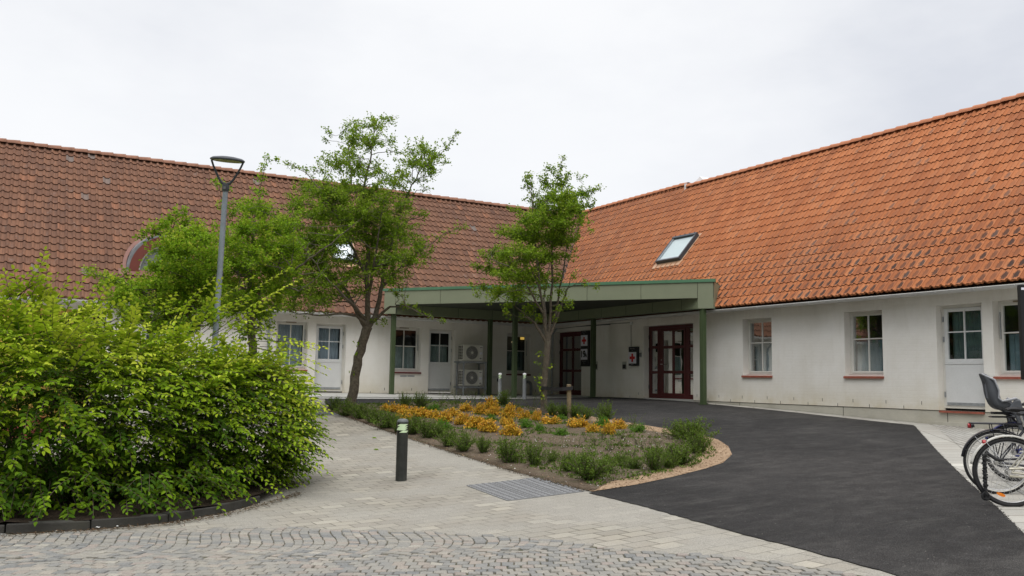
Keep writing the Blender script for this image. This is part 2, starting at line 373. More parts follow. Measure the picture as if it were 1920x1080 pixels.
def sheet(name, poly, dz, mat, step=.5, zfun=None, kind='structure', parent=None):
    bd = densify(poly, step); xs = [p[0] for p in poly]; ys = [p[1] for p in poly]
    gx = np.arange(min(xs), max(xs), step); gy = np.arange(min(ys), max(ys), step)
    g = np.array([(x+.003, y+.003) for x in gx for y in gy]); g = g[inside(poly, g)]
    bdn = np.array(bd)
    keep = np.array([np.min(np.hypot(bdn[:,0]-p[0], bdn[:,1]-p[1])) > step*.35 for p in g]) if len(g) else np.zeros(0, bool)
    pts = [Vector(p) for p in bd]+[Vector(p) for p in (g[keep] if len(g) else [])]
    n = len(bd); r = delaunay_2d_cdt(pts, [(i, (i+1) % n) for i in range(n)], [], 1, 1e-5)
    vs = np.array([(v.x, v.y) for v in r[0]]); z = gzs(vs)+dz
    if zfun is not None: z = z+zfun(vs)
    me = bpy.data.meshes.new(name); me.from_pydata([(a, b, c) for (a, b), c in zip(vs, z)], [], [tuple(f) for f in r[2]]); me.update()
    if len(me.polygons) and me.polygons[0].normal.z < 0: me.flip_normals()
    for p in me.polygons: p.use_smooth = True
    o = link(name, me, mat, parent); return tag(o, kind=kind)
# everything to the horizon
bmx = MB(); gxs = sorted(set(list(np.arange(-30,31,2.))+[-600,-300,-150,-80,-45,45,80,150,300,600])); gys = sorted(set(list(np.arange(-30,41,2.))+[-600,-300,-150,-80,-45,60,100,200,400,900]))
nx, ny = len(gxs), len(gys); pts = [(x,y) for x in gxs for y in gys]; zz = gzs(pts)-.05
bmx.add([(p[0],p[1],z) for p, z in zip(pts, zz)], [(i*ny+j,(i+1)*ny+j,(i+1)*ny+j+1,i*ny+j+1) for i in range(nx-1) for j in range(ny-1)])
tag(bmx.build('ground', M['far_ground'], smooth=True), kind='structure')
sheet('paved_forecourt', [(-14,-4),(16.89,-4),(16.89,26.44),(-14,26.44)], 0, M['paving'], .6)
BED = [(6.92,21.0),(6.98,18),(7.05,15),(7.03,13),(6.9,11.3),(6.66,9.45),(7.39,9.50),(8.19,9.70),(9.02,9.97),(9.62,10.24),(10.39,10.85),(11.04,11.62),(11.55,12.43),(11.82,13.3),(11.92,14.5),(11.95,16),(11.97,18),(11.95,19.7),(11.6,21),(10.9,21.8),(9.5,22.05),(8,21.9),(7.2,21.6)]
ASR = [(16.59,18.25),(16.50,14.8),(16.42,12.87),(16.36,11.85),(14.62,10.39),(12.81,8.87),(11.35,7.63),(10.23,6.69),(9.21,5.83),(8.06,4.87),(6.8,3.8),(5.6,2.75),(4.4,1.7)]
def ragged(poly, amp=.012):
    r = random.Random(8); return [(x+r.uniform(-amp,amp), y+r.uniform(-amp,amp)) for x, y in densify(poly, .09)]
sheet('asphalt_drive', ragged([(3.6,1.2),(4.8,2.2),(5.5,3.4),(5.72,4.46),(5.96,6.08),(6.12,6.88),(6.35,7.96),(6.58,9.42)]+BED[6:]+[(7.35,22.3),(7.75,23.55),(12.7,22.95),(16.1,22.95),(16.87,22.9),(16.87,18.5)]+ASR[:-1]+[(4.4,1.7)]), .008, M['asphalt'], .45)
# jagged crumbs along the asphalt's free edge keep it from looking cut out
strip_o = [(16.88,18.45),(16.88,11.75)]
off = lambda p, d: (p[0]+.65*d, p[1]-.76*d)
sheet('slab_strip', [(16.60,18.25),(16.51,14.8),(16.43,12.87),(16.37,11.85)]+[off(p,.01) for p in ASR[4:]]+[off(p,.40) for p in ASR[::-1][:-4]]+[(16.62,11.60),(16.87,11.9),(16.87,18.4)], .006, M['kerb_slab'], .4)
sheet('side_pavement', [off(p,.41) for p in ASR[4:]][::-1]+[(16.60,11.58),(16.87,11.8),(16.87,-3),(4,-3),(2.5,0)][0:5], .005, M['paving_side'], .5)
sheet('bed_gravel_edge', BED, .012, M['gravel'], .4)
def shrink(poly, d):
    n = len(poly); out = []; area = sum(poly[i][0]*poly[(i+1)%n][1]-poly[(i+1)%n][0]*poly[i][1] for i in range(n)); s = 1 if area > 0 else -1
    for i in range(n):
        a, b, c = (np.array(poly[(i+k) % n], float) for k in (-1,0,1)); t1 = (b-a)/np.hypot(*(b-a)); t2 = (c-b)/np.hypot(*(c-b)); t = t1+t2; t /= np.hypot(*t)
        dd = d(b) if callable(d) else d
        out.append(tuple(b+np.array([-t[1], t[0]])*s*dd))
    return out
inner = shrink(BED, lambda b: .48 if (b[0] > 7.3 and b[1] < 19) else .03)
def lump(P):
    x, y = P[:,0], P[:,1]
    e = np.clip((np.minimum.reduce([np.hypot(x-b[0], y-b[1]) for b in densify(inner,.15)])-.02)/.7, 0, 1)*inside(inner, P)
    return e*.05+e*.025*(np.sin(x*5.1+y*2.3)*np.cos(y*4.3-x)+np.sin(x*11+3*y)*.4)
def lumpz(x, y): return gz(x, y)+.014+float(lump(np.array([(x, y)]))[0])
sheet('bed_soil', inner, .02, M['soil'], .16, lump)
# light slab apron along the left wing, two channels in it
apron = [(-13.9,23.9),(7.7,23.62),(12.7,23.02),(16.1,23.02),(16.85,23.0),(16.85,26.42),(-13.9,26.42)]
sheet('wall_apron', apron, .014, M['concrete'], .6)
sheet('channel_strip', [(-13.9,24.35),(7.7,24.05),(12.7,23.55),(16.2,23.5),(16.2,23.63),(12.7,23.68),(7.7,24.25),(-13.9,24.6)], .019, M['kerb_stone'], .6)
# tactile plates
tq = [np.array(p) for p in ((5.76,11.22),(6.95,11.15),(6.62,9.56),(5.50,9.60))]
def tacq(u, v): return tq[0]*(1-u)*(1-v)+tq[1]*u*(1-v)+tq[2]*u*v+tq[3]*(1-u)*v
def tactile(name, Q, nu, nv, label):
    c = Q(.5,.5); t = thing(name, label, 'tactile paving', (c[0], c[1], gz(*c)))
    mb = MB()
    for i in range(nu):
        for j in range(nv):
            cs = [Q((i+a)/nu, (j+b)/nv) for a, b in ((.02,.012),(.98,.012),(.98,.988),(.02,.988))]
            lo = [(p[0],p[1],gz(*p)-.01) for p in cs]; hi = [(p[0],p[1],gz(*p)+.010) for p in cs]
            mb.add(lo+hi, [(4,5,6,7),(0,1,5,4),(1,2,6,5),(2,3,7,6),(3,0,4,7)])
            for a in range(4):
                for b in range(4):
                    p = Q((i+.14+a*.24)/nu, (j+.14+b*.24)/nv); mb.mi = 1; mb.lathe([(.026,0),(.024,.005),(.016,.008)], (p[0],p[1],gz(*p)+.0095), 10); mb.mi = 0
    mb.each('plate', [M['tactile'], M['tactile_dot']], t, per=17)
tactile('tactile_paving', tacq, 3, 4, 'grey tactile paving plates with round bumps at the near tip of the planting bed')
q2 = [np.array(G(*p)[:2]) for p in ((556,768),(612,769),(640,779),(575,778))]
tactile('tactile_paving', lambda u, v: q2[0]*(1-u)*(1-v)+q2[1]*u*(1-v)+q2[2]*u*v+q2[3]*(1-u)*v, 3, 3, 'grey tactile paving plates beyond the hedge, at the far tip of the bed')

# ------------------------------------------------------------------ cobbles in segmental arcs
def build_cobbles():
    poly = [(-5,12.6),(-2.5,11.6),(.14,10.35),(1.53,9.98),(2.69,9.43),(3.74,8.29),(4.43,7.29),(4.75,6.28),(5.3,5.3),(5.55,4.2),(5.3,3.2),(4.3,2),(2.2,3.2),(-5,7.3)]
    sheet('cobble_bedding', [(-13,13.5),(-5,12.6),(-2.5,11.6),(.14,10.35),(1.53,9.98),(2.69,9.43),(3.74,8.29),(4.43,7.29),(4.75,6.28),(5.3,5.3),(5.55,4.2),(5.3,3.2),(4.3,2),(3,-3),(-13,-3)], .004, M['sand_joint'], .5)
    R = np.array([LAT[0], LAT[1]]); Fh = np.array([FWH[0], FWH[1]])
    o = np.array([0.5,8.5]); cell = .100; seg = 9; quads = []; rnd = random.Random(3)
    for r in range(-40, 56):
        for c in range(-84, 76):
            def P(u, v):
                t = ((u/seg) % 1.0)*2-1
                t = math.sin(math.pi*u/seg); arc = .20*(1-t*t)*min(1, max(0, (v+3)/4)) *min(1, max(0, (3.2-v)/4)) if v > -6 else .18*(1-t*t)*min(1, max(0,(-v-9)/4))
                x = u*cell*1.06+math.sin(v*.5)*.012; y = v*cell+arc
                return o+R*x+Fh*y
            if r < 3:
                s = (r % 2)*.5; quads.append(np.array([P(c+s+a, r+b) for a, b in ((0,0),(.999,0),(.999,1),(0,1))]))
            else:                                     # far courses run away from the viewer in S curves
                def Q2(u, v): return o+R*(u*cell*1.0+.11*math.sin((v-3)*.33)+.02*math.sin(u*.9))+Fh*(v*cell+.03*math.sin(u*.7))
                s = (c % 2)*.5; quads.append(np.array([Q2(c+a, r+s+b) for a, b in ((0,0),(1,0),(1,1),(0,1))]))
    Q = np.array(quads); cen = Q.mean(1); Q = Q[inside(poly, cen)]; cen = Q.mean(1); n = len(Q)
    Q = Q+RNG.normal(0, .004, Q.shape)
    Q = cen[:,None,:]+(Q-cen[:,None,:])*RNG.uniform(.88,.955,(n,1,1))
    top = cen[:,None,:]+(Q-cen[:,None,:])*.86
    base = gzs(cen); tilt = RNG.normal(0,.0022,(n,4))
    Z0 = np.repeat((base-.005)[:,None],4,1); Z1 = (base+.011)[:,None]+tilt*.6; Z2 = (base+.016)[:,None]+tilt*.6+RNG.normal(0,.002,(n,1))
    V = np.concatenate([np.dstack([Q[:,:,0],Q[:,:,1],Z0]), np.dstack([Q[:,:,0],Q[:,:,1],Z1]), np.dstack([top[:,:,0],top[:,:,1],Z2])], 1).reshape(-1,3)
    fs = []
    for k in range(4):
        j = (k+1) % 4; fs += [(k,j,4+j,4+k),(4+k,4+j,8+j,8+k)]
    fs.append((8,9,10,11)); fa = np.array(fs)[None]+(np.arange(n)*12)[:,None,None]
    me = bpy.data.meshes.new('cobblestones'); me.from_pydata(V.tolist(), [], fa.reshape(-1,4).tolist()); me.update()
    ca = me.color_attributes.new('Col','FLOAT_COLOR','POINT'); t = RNG.random(n)
    # dark blue-grey stones and pink granite gather in bands
    col = np.repeat(np.stack([t,t,t,np.ones(n)],1), 12, 0).astype(np.float32); ca.data.foreach_set('color', col.ravel())
    for p in me.polygons: p.use_smooth = True
    me.set_sharp_from_angle(angle=math.radians(50))
    tag(link('cobblestones', me, M['cobble']), kind='structure')
build_cobbles()
# ------------------------------------------------------------------ wall and roof materials
def mat_wall(name, vertical_axis):
    m, nt, bs, out = new_mat(name); n = N(nt); co = n.co(); sx = n.n('SeparateXYZ'); n.l(co, sx.inputs[0])
    cx = n.n('CombineXYZ'); n.l(n.math('ADD', sx.outputs[0], sx.outputs[1]), cx.inputs[0]); n.l(sx.outputs[2], cx.inputs[1])
    b = n.n('TexBrick'); n.l(cx.outputs[0], b.inputs['Vector']); b.inputs['Scale'].default_value = 1; b.inputs['Brick Width'].default_value = .25; b.inputs['Row Height'].default_value = .077; b.inputs['Mortar Size'].default_value = .008; b.inputs['Mortar Smooth'].default_value = .8
    c = n.ramp(n.noise(co, 1.1, 6, .65), [(.3,(.75,.725,.67)),(.55,(.81,.79,.745)),(.75,(.84,.825,.79))])
    # rising damp and splash near the floor, greyer towards the top
    low = n.ramp(sx.outputs[2], [(0.,1.),(.35,.35),(.8,0.)]); c = n.mix(n.math('MULTIPLY', n.math('MULTIPLY', low, n.ramp(n.noise(co, 1.7, 5, .7), [(.3,.25),(.65,1.)])), .75), c, (.56,.49,.335))
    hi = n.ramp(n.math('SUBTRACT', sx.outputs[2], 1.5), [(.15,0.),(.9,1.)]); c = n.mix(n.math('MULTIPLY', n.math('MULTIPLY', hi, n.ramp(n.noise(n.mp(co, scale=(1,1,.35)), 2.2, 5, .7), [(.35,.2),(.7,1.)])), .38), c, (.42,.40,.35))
    st = n.ramp(n.noise(n.mp(co, scale=(2.2,2.2,.35)), 2.2, 6, .75), [(.52,0.),(.78,1.)]); c = n.mix(n.math('MULTIPLY', st, .20), c, (.50,.45,.36))
    sp = n.ramp(n.noise(co, 7, 6, .8), [(.62,0.),(.74,1.)]); c = n.mix(n.math('MULTIPLY', sp, .3), c, (.50,.42,.31))
    c = n.mix(n.math('MULTIPLY', b.outputs['Fac'], .04), c, (.42,.40,.36))
    n.l(c, bs.inputs['Base Color']); bs.inputs['Roughness'].default_value = .85; bs.inputs['Specular IOR Level'].default_value = .2
    h = n.math('ADD', n.math('MULTIPLY', b.outputs['Fac'], -.22), n.math('MULTIPLY', n.noise(co, 14, 6, .7), .9))
    n.bump(h, .32, .012, bs); return m
M['wall'] = mat_wall('limewashed_brick', 2)
def mat_tiles(name, style):
    m, nt, bs, out = new_mat(name); n = N(nt); uv = n.n('UVMap', uv_map='UVMap').outputs[0]; co = n.co()
    sx = n.n('SeparateXYZ'); n.l(uv, sx.inputs[0]); U, Vv = sx.outputs[0], sx.outputs[1]
    fu, fv = n.math('FRACT', U), n.math('FRACT', Vv); iu, iv = n.math('FLOOR', U), n.math('FLOOR', Vv)
    cid = n.n('CombineXYZ'); n.l(iu, cid.inputs[0]); n.l(iv, cid.inputs[1]); wn = n.n('TexWhiteNoise', noise_dimensions='2D'); n.l(cid.outputs[0], wn.inputs['Vector']); R = wn.outputs['Value']
    cid2 = n.n('CombineXYZ'); n.l(n.math('FLOOR', n.math('DIVIDE', U, 3.)), cid2.inputs[0]); wn2 = n.n('TexWhiteNoise', noise_dimensions='2D'); n.l(cid2.outputs[0], wn2.inputs['Vector'])
    fine = n.noise(co, 38, 5, .7); big = n.noise(co, .55, 5, .6)
    stretch = n.n('VectorMath', operation='MULTIPLY'); n.l(uv, stretch.inputs[0]); stretch.inputs[1].default_value = (7, .9, 1); streak = n.noise(stretch.outputs[0], 1., 5, .7)
    if style == 'old':
        c = n.ramp(R, [(0,(.165,.090,.062)),(.35,(.200,.106,.070)),(.7,(.228,.119,.076)),(.95,(.262,.134,.083)),(1,(.36,.165,.095))])
        c = n.mix(n.math('MULTIPLY', n.ramp(streak, [(.47,0.),(.64,1.)]), .58), c, (.060,.042,.038))
        c = n.mix(n.math('MULTIPLY', n.ramp(fine, [(.52,0.),(.68,1.)]), .35), c, (.29,.14,.085))
        run = n.n('VectorMath', operation='MULTIPLY'); n.l(uv, run.inputs[0]); run.inputs[1].default_value = (.8, .06, 1); runs = n.noise(run.outputs[0], 1., 6, .75)
        c = n.mix(n.math('MULTIPLY', n.ramp(runs, [(.30,1.),(.50,0.)]), .5), c, (.33,.165,.10)); c = n.mix(n.math('MULTIPLY', n.ramp(runs, [(.50,0.),(.70,1.)]), .5), c, (.085,.05,.042))
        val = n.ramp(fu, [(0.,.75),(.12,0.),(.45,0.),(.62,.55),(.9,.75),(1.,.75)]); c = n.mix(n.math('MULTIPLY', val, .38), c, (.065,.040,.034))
        lich = n.math('MULTIPLY', n.ramp(n.noise(co, 3.3, 6, .8), [(.57,0.),(.70,1.)]), .5); c = n.mix(lich, c, (.25,.22,.20))
        grey = n.math('MULTIPLY', n.math('GREATER_THAN', R, .992), .8); c = n.mix(grey, c, (.17,.17,.165))
        c = n.mix(n.math('MULTIPLY', n.ramp(big, [(.4,0.),(.65,1.)]), .30), c, (.22,.105,.062))
        c = n.mix(n.math('MULTIPLY', n.ramp(fv, [(0.,.9),(.10,0.),(1.,0.)]), .45), c, (.26,.11,.06))
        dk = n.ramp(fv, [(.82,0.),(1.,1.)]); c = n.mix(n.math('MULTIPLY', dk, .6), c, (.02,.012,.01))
        c = n.mix(n.math('MULTIPLY', n.math('MULTIPLY', n.math('LESS_THAN', fv, .0195), n.math('GREATER_THAN', Vv, .5)), .85), c, (.03,.014,.010))  # course shadow painted dark on each tile's front lip
    else:
        c = n.ramp(R, [(0,(.36,.130,.055)),(.4,(.43,.160,.066)),(.8,(.475,.182,.076)),(1,(.52,.21,.092))])
        c = n.mix(n.math('MULTIPLY', n.ramp(fine, [(.4,0.),(.7,1.)]), .25), c, (.30,.11,.055))
        run = n.n('VectorMath', operation='MULTIPLY'); n.l(uv, run.inputs[0]); run.inputs[1].default_value = (.45, .07, 1); runs = n.noise(run.outputs[0], 1., 6, .75)
        c = n.mix(n.math('MULTIPLY', n.ramp(runs, [(.46,0.),(.66,1.)]), .42), c, (.20,.085,.05)); c = n.mix(n.math('MULTIPLY', n.ramp(n.noise(co, .9, 6, .8), [(.5,0.),(.7,1.)]), .30), c, (.46,.25,.15))
        # one sooty patch in the pan of every tile, growing toward the eaves and toward the valley
        dx = n.math('DIVIDE', n.math('SUBTRACT', fu, .56), .34); dy = n.math('DIVIDE', n.math('SUBTRACT', fv, .40), .40)
        d = n.math('SQRT', n.math('ADD', n.math('POWER', n.math('ABSOLUTE', dx), 2.), n.math('POWER', n.math('ABSOLUTE', dy), 2.)))
        d = n.math('ADD', d, n.math('MULTIPLY', n.math('SUBTRACT', fine, .5), 1.6)); pat = n.ramp(d, [(.62,1.),(1.25,0.)])
        low = n.ramp(n.math('DIVIDE', Vv, 22.), [(0.,1.),(.14,.95),(.30,.55),(.50,.15),(1.,.0)])
        val = n.ramp(n.math('DIVIDE', U, 152.), [(.66,0.),(.88,1.)])
        w = n.math('MULTIPLY', n.math('ADD', n.math('MULTIPLY', low, 1.15), n.math('MULTIPLY', val, .45), clamp=True), n.ramp(n.math('ADD', n.math('MULTIPLY', R, .5), n.math('MULTIPLY', big, .8)), [(.35,.35),(.75,1.)]))
        c = n.mix(n.math('MULTIPLY', pat, n.math('MULTIPLY', w, .95)), c, (.040,.030,.028))
        rare = n.math('MULTIPLY', n.math('MULTIPLY', pat, n.math('GREATER_THAN', R, .93)), .55); c = n.mix(rare, c, (.11,.08,.07))
        c = n.mix(n.math('MULTIPLY', val, n.math('MULTIPLY', n.ramp(streak, [(.42,0.),(.60,1.)]), .6)), c, (.13,.085,.07))
        c = n.mix(n.math('MULTIPLY', n.ramp(fu, [(0.,1.),(.05,0.),(.95,0.),(1.,1.)]), .5), c, (.16,.045,.02))
        dk = n.ramp(fv, [(.86,0.),(1.,1.)]); c = n.mix(n.math('MULTIPLY', dk, .5), c, (.05,.02,.012)); c = n.mix(n.math('MULTIPLY', n.math('MULTIPLY', n.math('LESS_THAN', fv, .0195), n.math('GREATER_THAN', Vv, .5)), .85), c, (.06,.016,.008))  # recess shadow of each course painted into the lip colour
    n.l(c, bs.inputs['Base Color']); bs.inputs['Roughness'].default_value = .85; bs.inputs['Specular IOR Level'].default_value = .18
    n.bump(n.noise(co, 60, 4), .4, .006, bs); return m
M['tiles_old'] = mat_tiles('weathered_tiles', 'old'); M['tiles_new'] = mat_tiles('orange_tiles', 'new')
M['ridge_old'] = simple('ridge_old', (.25,.12,.075), .85, var=.3, vscale=6, bump=.4)
M['ridge_new'] = simple('ridge_new', (.42,.155,.07), .8, var=.18, vscale=5, bump=.3)

# ------------------------------------------------------------------ the building: two wings meeting in a corner
bld = thing('farm_building', 'long white brick building in two wings with brown and orange tiled roofs', 'building', (A, B, 0))
LE, RE = -13.0, -3.0                                  # outer ends of the wings, both outside the picture
ZW = 2.47
def wall_panel(mb, P, a0, a1, z0, z1, ops, dep):
    # P(a, d, z) gives the point; openings (lo, hi, zlo, zhi)
    xs = sorted(set([a0, a1]+[o[0] for o in ops]+[o[1] for o in ops])); zs = sorted(set([z0, z1]+[o[2] for o in ops]+[o[3] for o in ops]))
    for i in range(len(xs)-1):
        for j in range(len(zs)-1):
            cx, cz = (xs[i]+xs[i+1])/2, (zs[j]+zs[j+1])/2
            if any(o[0] < cx < o[1] and o[2] < cz < o[3] for o in ops): continue
            mb.quad(P(xs[i],0,zs[j]), P(xs[i+1],0,zs[j]), P(xs[i+1],0,zs[j+1]), P(xs[i],0,zs[j+1]))
    for lo, hi, zl, zh in ops:
        mb.quad(P(lo,0,zl),P(lo,dep,zl),P(lo,dep,zh),P(lo,0,zh)); mb.quad(P(hi,0,zl),P(hi,dep,zl),P(hi,dep,zh),P(hi,0,zh))
        mb.quad(P(lo,0,zh),P(hi,0,zh),P(hi,dep,zh),P(lo,dep,zh)); mb.quad(P(lo,0,zl),P(hi,0,zl),P(hi,dep,zl),P(lo,dep,zl))
PL = lambda a, d, z: (a, B+d, z)                      # left wing: a = x
PR = lambda a, d, z: (A+d, a, z)                      # right wing: a = y
xL = lambda px, py: float(onY(px, py, B)[0]); zL = lambda px, py: float(onY(px, py, B)[2])
yR = lambda px, py: float(onX(px, py, A)[1]); zR = lambda px, py: float(onX(px, py, A)[2])
DEP = .24
opsL = dict(a=(xL(518,640),xL(577,640),zL(760,696),zL(545,602)), b=(xL(592.5,640),xL(649,640),.0,zL(620,607)), c=(xL(732.5,650),xL(789.5,650),zL(760,696),zL(760,613)),
            d=(xL(804.3,660),xL(852.7,660),.0,zL(828,617)), e=(xL(950.5,660),xL(994,660),zL(975,700),zL(975,626)), f=(xL(150,580),xL(200,580),zL(760,696),zL(760,613)), g=(xL(268,600),xL(322,600),.0,zL(828,617)))
opsR = dict(a=(yR(1090,700),yR(1040,700),.0,zR(1060,622)), b=(yR(1299.8,700),yR(1206.7,700),.0,zR(1250,609)), c=(yR(1447,650),yR(1392.5,650),zR(1420,702.5),zR(1420,597)),
            d=(yR(1655,650),yR(1583.5,650),zR(1620,703.5),zR(1620,583)), e=(yR(1843,650),yR(1756.5,650),.0,zR(1800,570)), f=(yR(1955,650),yR(1863.5,650),zR(1900,704),zR(1900,561)))
wl = MB(); wall_panel(wl, PL, LE, A, 0, ZW, list(opsL.values()), DEP)
wl.quad((LE,B,0),(LE,B+8,0),(LE,B+8,ZW),(LE,B,ZW)); wl.add([(LE,B,ZW),(LE,B+8,ZW),(LE,B+4,7.2)], [(0,1,2)])
wl.build('wall', M['wall'], bld)
wr = MB(); wall_panel(wr, PR, RE, B, 0, ZW, list(opsR.values()), DEP)
wr.quad((A,RE,0),(A+8,RE,0),(A+8,RE,ZW),(A,RE,ZW)); wr.add([(A,RE,ZW),(A+8,RE,ZW),(A+4,RE,7.2)], [(0,1,2)])
wr.build('wall', M['wall'], bld)
pl = MB(); y = 18.4
pl.quad((A+.012,RE,-.9),(A+.012,22.6,-.9),(A+.012,22.6,-.006),(A+.012,RE,-.006)); pl.quad((A+.012,22.6,-.9),(A+.012,B,-.9),(A+.012,B,-.006),(A+.012,22.6,-.006)); pl.quad((LE,B+.012,-.9),(A,B+.012,-.9),(A,B+.012,-.006),(LE,B+.012,-.006))
pl.bx(A-.05,A+.011,RE,12.15,-.9,-.235); pl.quad((A+.012,RE,-.9),(A+8,RE,-.9),(A+8,RE,-.006),(A+.012,RE,-.006)); pl.quad((LE,B+.012,-.9),(LE,B+8,-.9),(LE,B+8,-.006),(LE,B+.012,-.006))
pl.build('plinth', M['plinth'], bld)
wh = MB()
def slot(P, a, z, h, w=.012): wh.add([P(a-w/2,-.003,z),P(a+w/2,-.003,z),P(a+w/2,-.003,z+h),P(a-w/2,-.003,z+h)], [(0,1,2,3)])
for k in range(30):
    yy = 21.6-k*.87
    if not any(o[0]-.05 < yy < o[1]+.05 and o[2] < .2 for o in opsR.values()): slot(PR, yy, .10, .075)
    if not any(o[0]-.05 < yy+.43 < o[1]+.05 and o[2] < .2 for o in opsR.values()): slot(PR, yy+.43, .0, .07)
for k in range(26):
    xx = 16.2-k*.93
    if not any(o[0]-.05 < xx < o[1]+.05 and o[2] < .2 for o in opsL.values()): slot(PL, xx, .09, .08, .016)
    if not any(o[0]-.05 < xx+.46 < o[1]+.05 and o[2] < .2 for o in opsL.values()): slot(PL, xx+.46, .0, .06, .016)
wh.each('weep_hole', M['dark_gap'], bld)
jt = MB()
jt.bx(A+.006,A+.0125,RE,22.6,-.012,.004)
for yy in (17.35,14.05,11.45,8.1): jt.bx(A+.008,A+.0135,yy,yy+.01,-.6,-.01)
jt.build('plinth_joint', M['dark_gap'], bld)

# windows and glazed doors
def frame_rect(mb, P, a0, a1, z0, z1, w, d0, d1):
    def bxx(p0, p1, q0, q1):
        vs = [P(a,d,z) for z in (q0,q1) for a, d in ((p0,d0),(p1,d0),(p1,d1),(p0,d1))]
        mb.add(vs, [(0,3,2,1),(4,5,6,7),(0,1,5,4),(1,2,6,5),(2,3,7,6),(3,0,4,7)])
    bxx(a0,a0+w,z0,z1); bxx(a1-w,a1,z0,z1); bxx(a0+w,a1-w,z0,z0+w); bxx(a0+w,a1-w,z1-w,z1)
def pbox(mb, P, a0, a1, d0, d1, z0, z1):
    vs = [P(a,d,z) for z in (z0,z1) for a, d in ((a0,d0),(a1,d0),(a1,d1),(a0,d1))]
    mb.add(vs, [(0,3,2,1),(4,5,6,7),(0,1,5,4),(1,2,6,5),(2,3,7,6),(3,0,4,7)])
def room(P, a0, a1, z0, z1, parent, curtain=None, cz=.5, d=.9, dz=None):
    mb = MB(); e = .35
    mb.quad(P(a0-e,d,z0-e),P(a1+e,d,z0-e),P(a1+e,d,z1+e),P(a0-e,d,z1+e))
    for s, t in ((a0-e,a0-e),(a1+e,a1+e)): mb.quad(P(s,DEP+.03,z0-e),P(s,d,z0-e),P(s,d,z1+e),P(s,DEP+.03,z1+e))
    mb.quad(P(a0-e,DEP+.03,z1+e),P(a1+e,DEP+.03,z1+e),P(a1+e,d,z1+e),P(a0-e,d,z1+e)); mb.quad(P(a0-e,DEP+.03,z0-e),P(a1+e,DEP+.03,z0-e),P(a1+e,d,z0-e),P(a0-e,d,z0-e))
    mb.build('interior', M['interior'], parent)
    if curtain:
        cb = MB(); n = 36; zt = z0+(z1-z0)*cz
        vs = [P(a0+(a1-a0)*i/n, DEP+.10+.018*math.sin(i*1.15+a0), z) for i in range(n+1) for z in (z0-.1, zt)]
        cb.add(vs, [(2*i,2*i+2,2*i+3,2*i+1) for i in range(n)]); cb.build('curtain', M[curtain], parent, smooth=True)
def window(P, o, curtain, sillm='clay_sill', label=None, glassm='glass', hinge=None, vent=False, cz=.56):
    a0, a1, z0, z1 = o; fr = MB(); w = .055; d = DEP-.045
    frame_rect(fr, P, a0, a1, z0, z1, w, d, d+.09); frame_rect(fr, P, a0+w, a1-w, z0+w, z1-w, .04, d-.012, d+.05)
    i0, i1, k0, k1 = a0+w+.04, a1-w-.04, z0+w+.04, z1-w-.04; mid = (i0+i1)/2; zm = k0+(k1-k0)*.58
    pbox(fr, P, mid-.014, mid+.014, d-.008, d+.03, k0, k1); pbox(fr, P, i0, mid-.014, d-.007, d+.03, zm-.014, zm+.014); pbox(fr, P, mid+.014, i1, d-.007, d+.03, zm-.014, zm+.014)
    f = fr.build('window', M['white_frame'], bld, bevel=.004)
    if label: f['label'] = label
    g = MB(); g.quad(P(i0,d+.012,k0),P(i1,d+.012,k0),P(i1,d+.012,k1),P(i0,d+.012,k1)); g.build('pane', M[glassm], f)
    s = MB(); s.add([P(a0-.015,d-.001,z0+.012),P(a1+.015,d-.001,z0+.012),P(a1+.015,-.045,z0-.028),P(a0-.015,-.045,z0-.028),P(a0-.015,d-.001,z0-.05),P(a1+.015,d-.001,z0-.05),P(a1+.015,-.045,z0-.075),P(a0-.015,-.045,z0-.075)], [(0,1,2,3),(7,6,5,4),(0,4,5,1),(1,5,6,2),(2,6,7,3),(3,7,4,0)])
    s.build('sill', M[sillm], f)
    ex = MB(); pbox(ex, P, mid-.16, mid+.16, d-.02, d-.001, z1-.036, z1-.014)
    if vent: ex.build('trickle_vent', M['stake_wood'], f)
    if hinge is not None:
        hb = MB(); pbox(hb, P, hinge-.008, hinge+.008, d-.035, d-.0125, z1-.75, z1-.22); hb.build('hinge_rail', M['zinc'], f)
    room(P, i0, i1, k0, k1, f, curtain, cz)
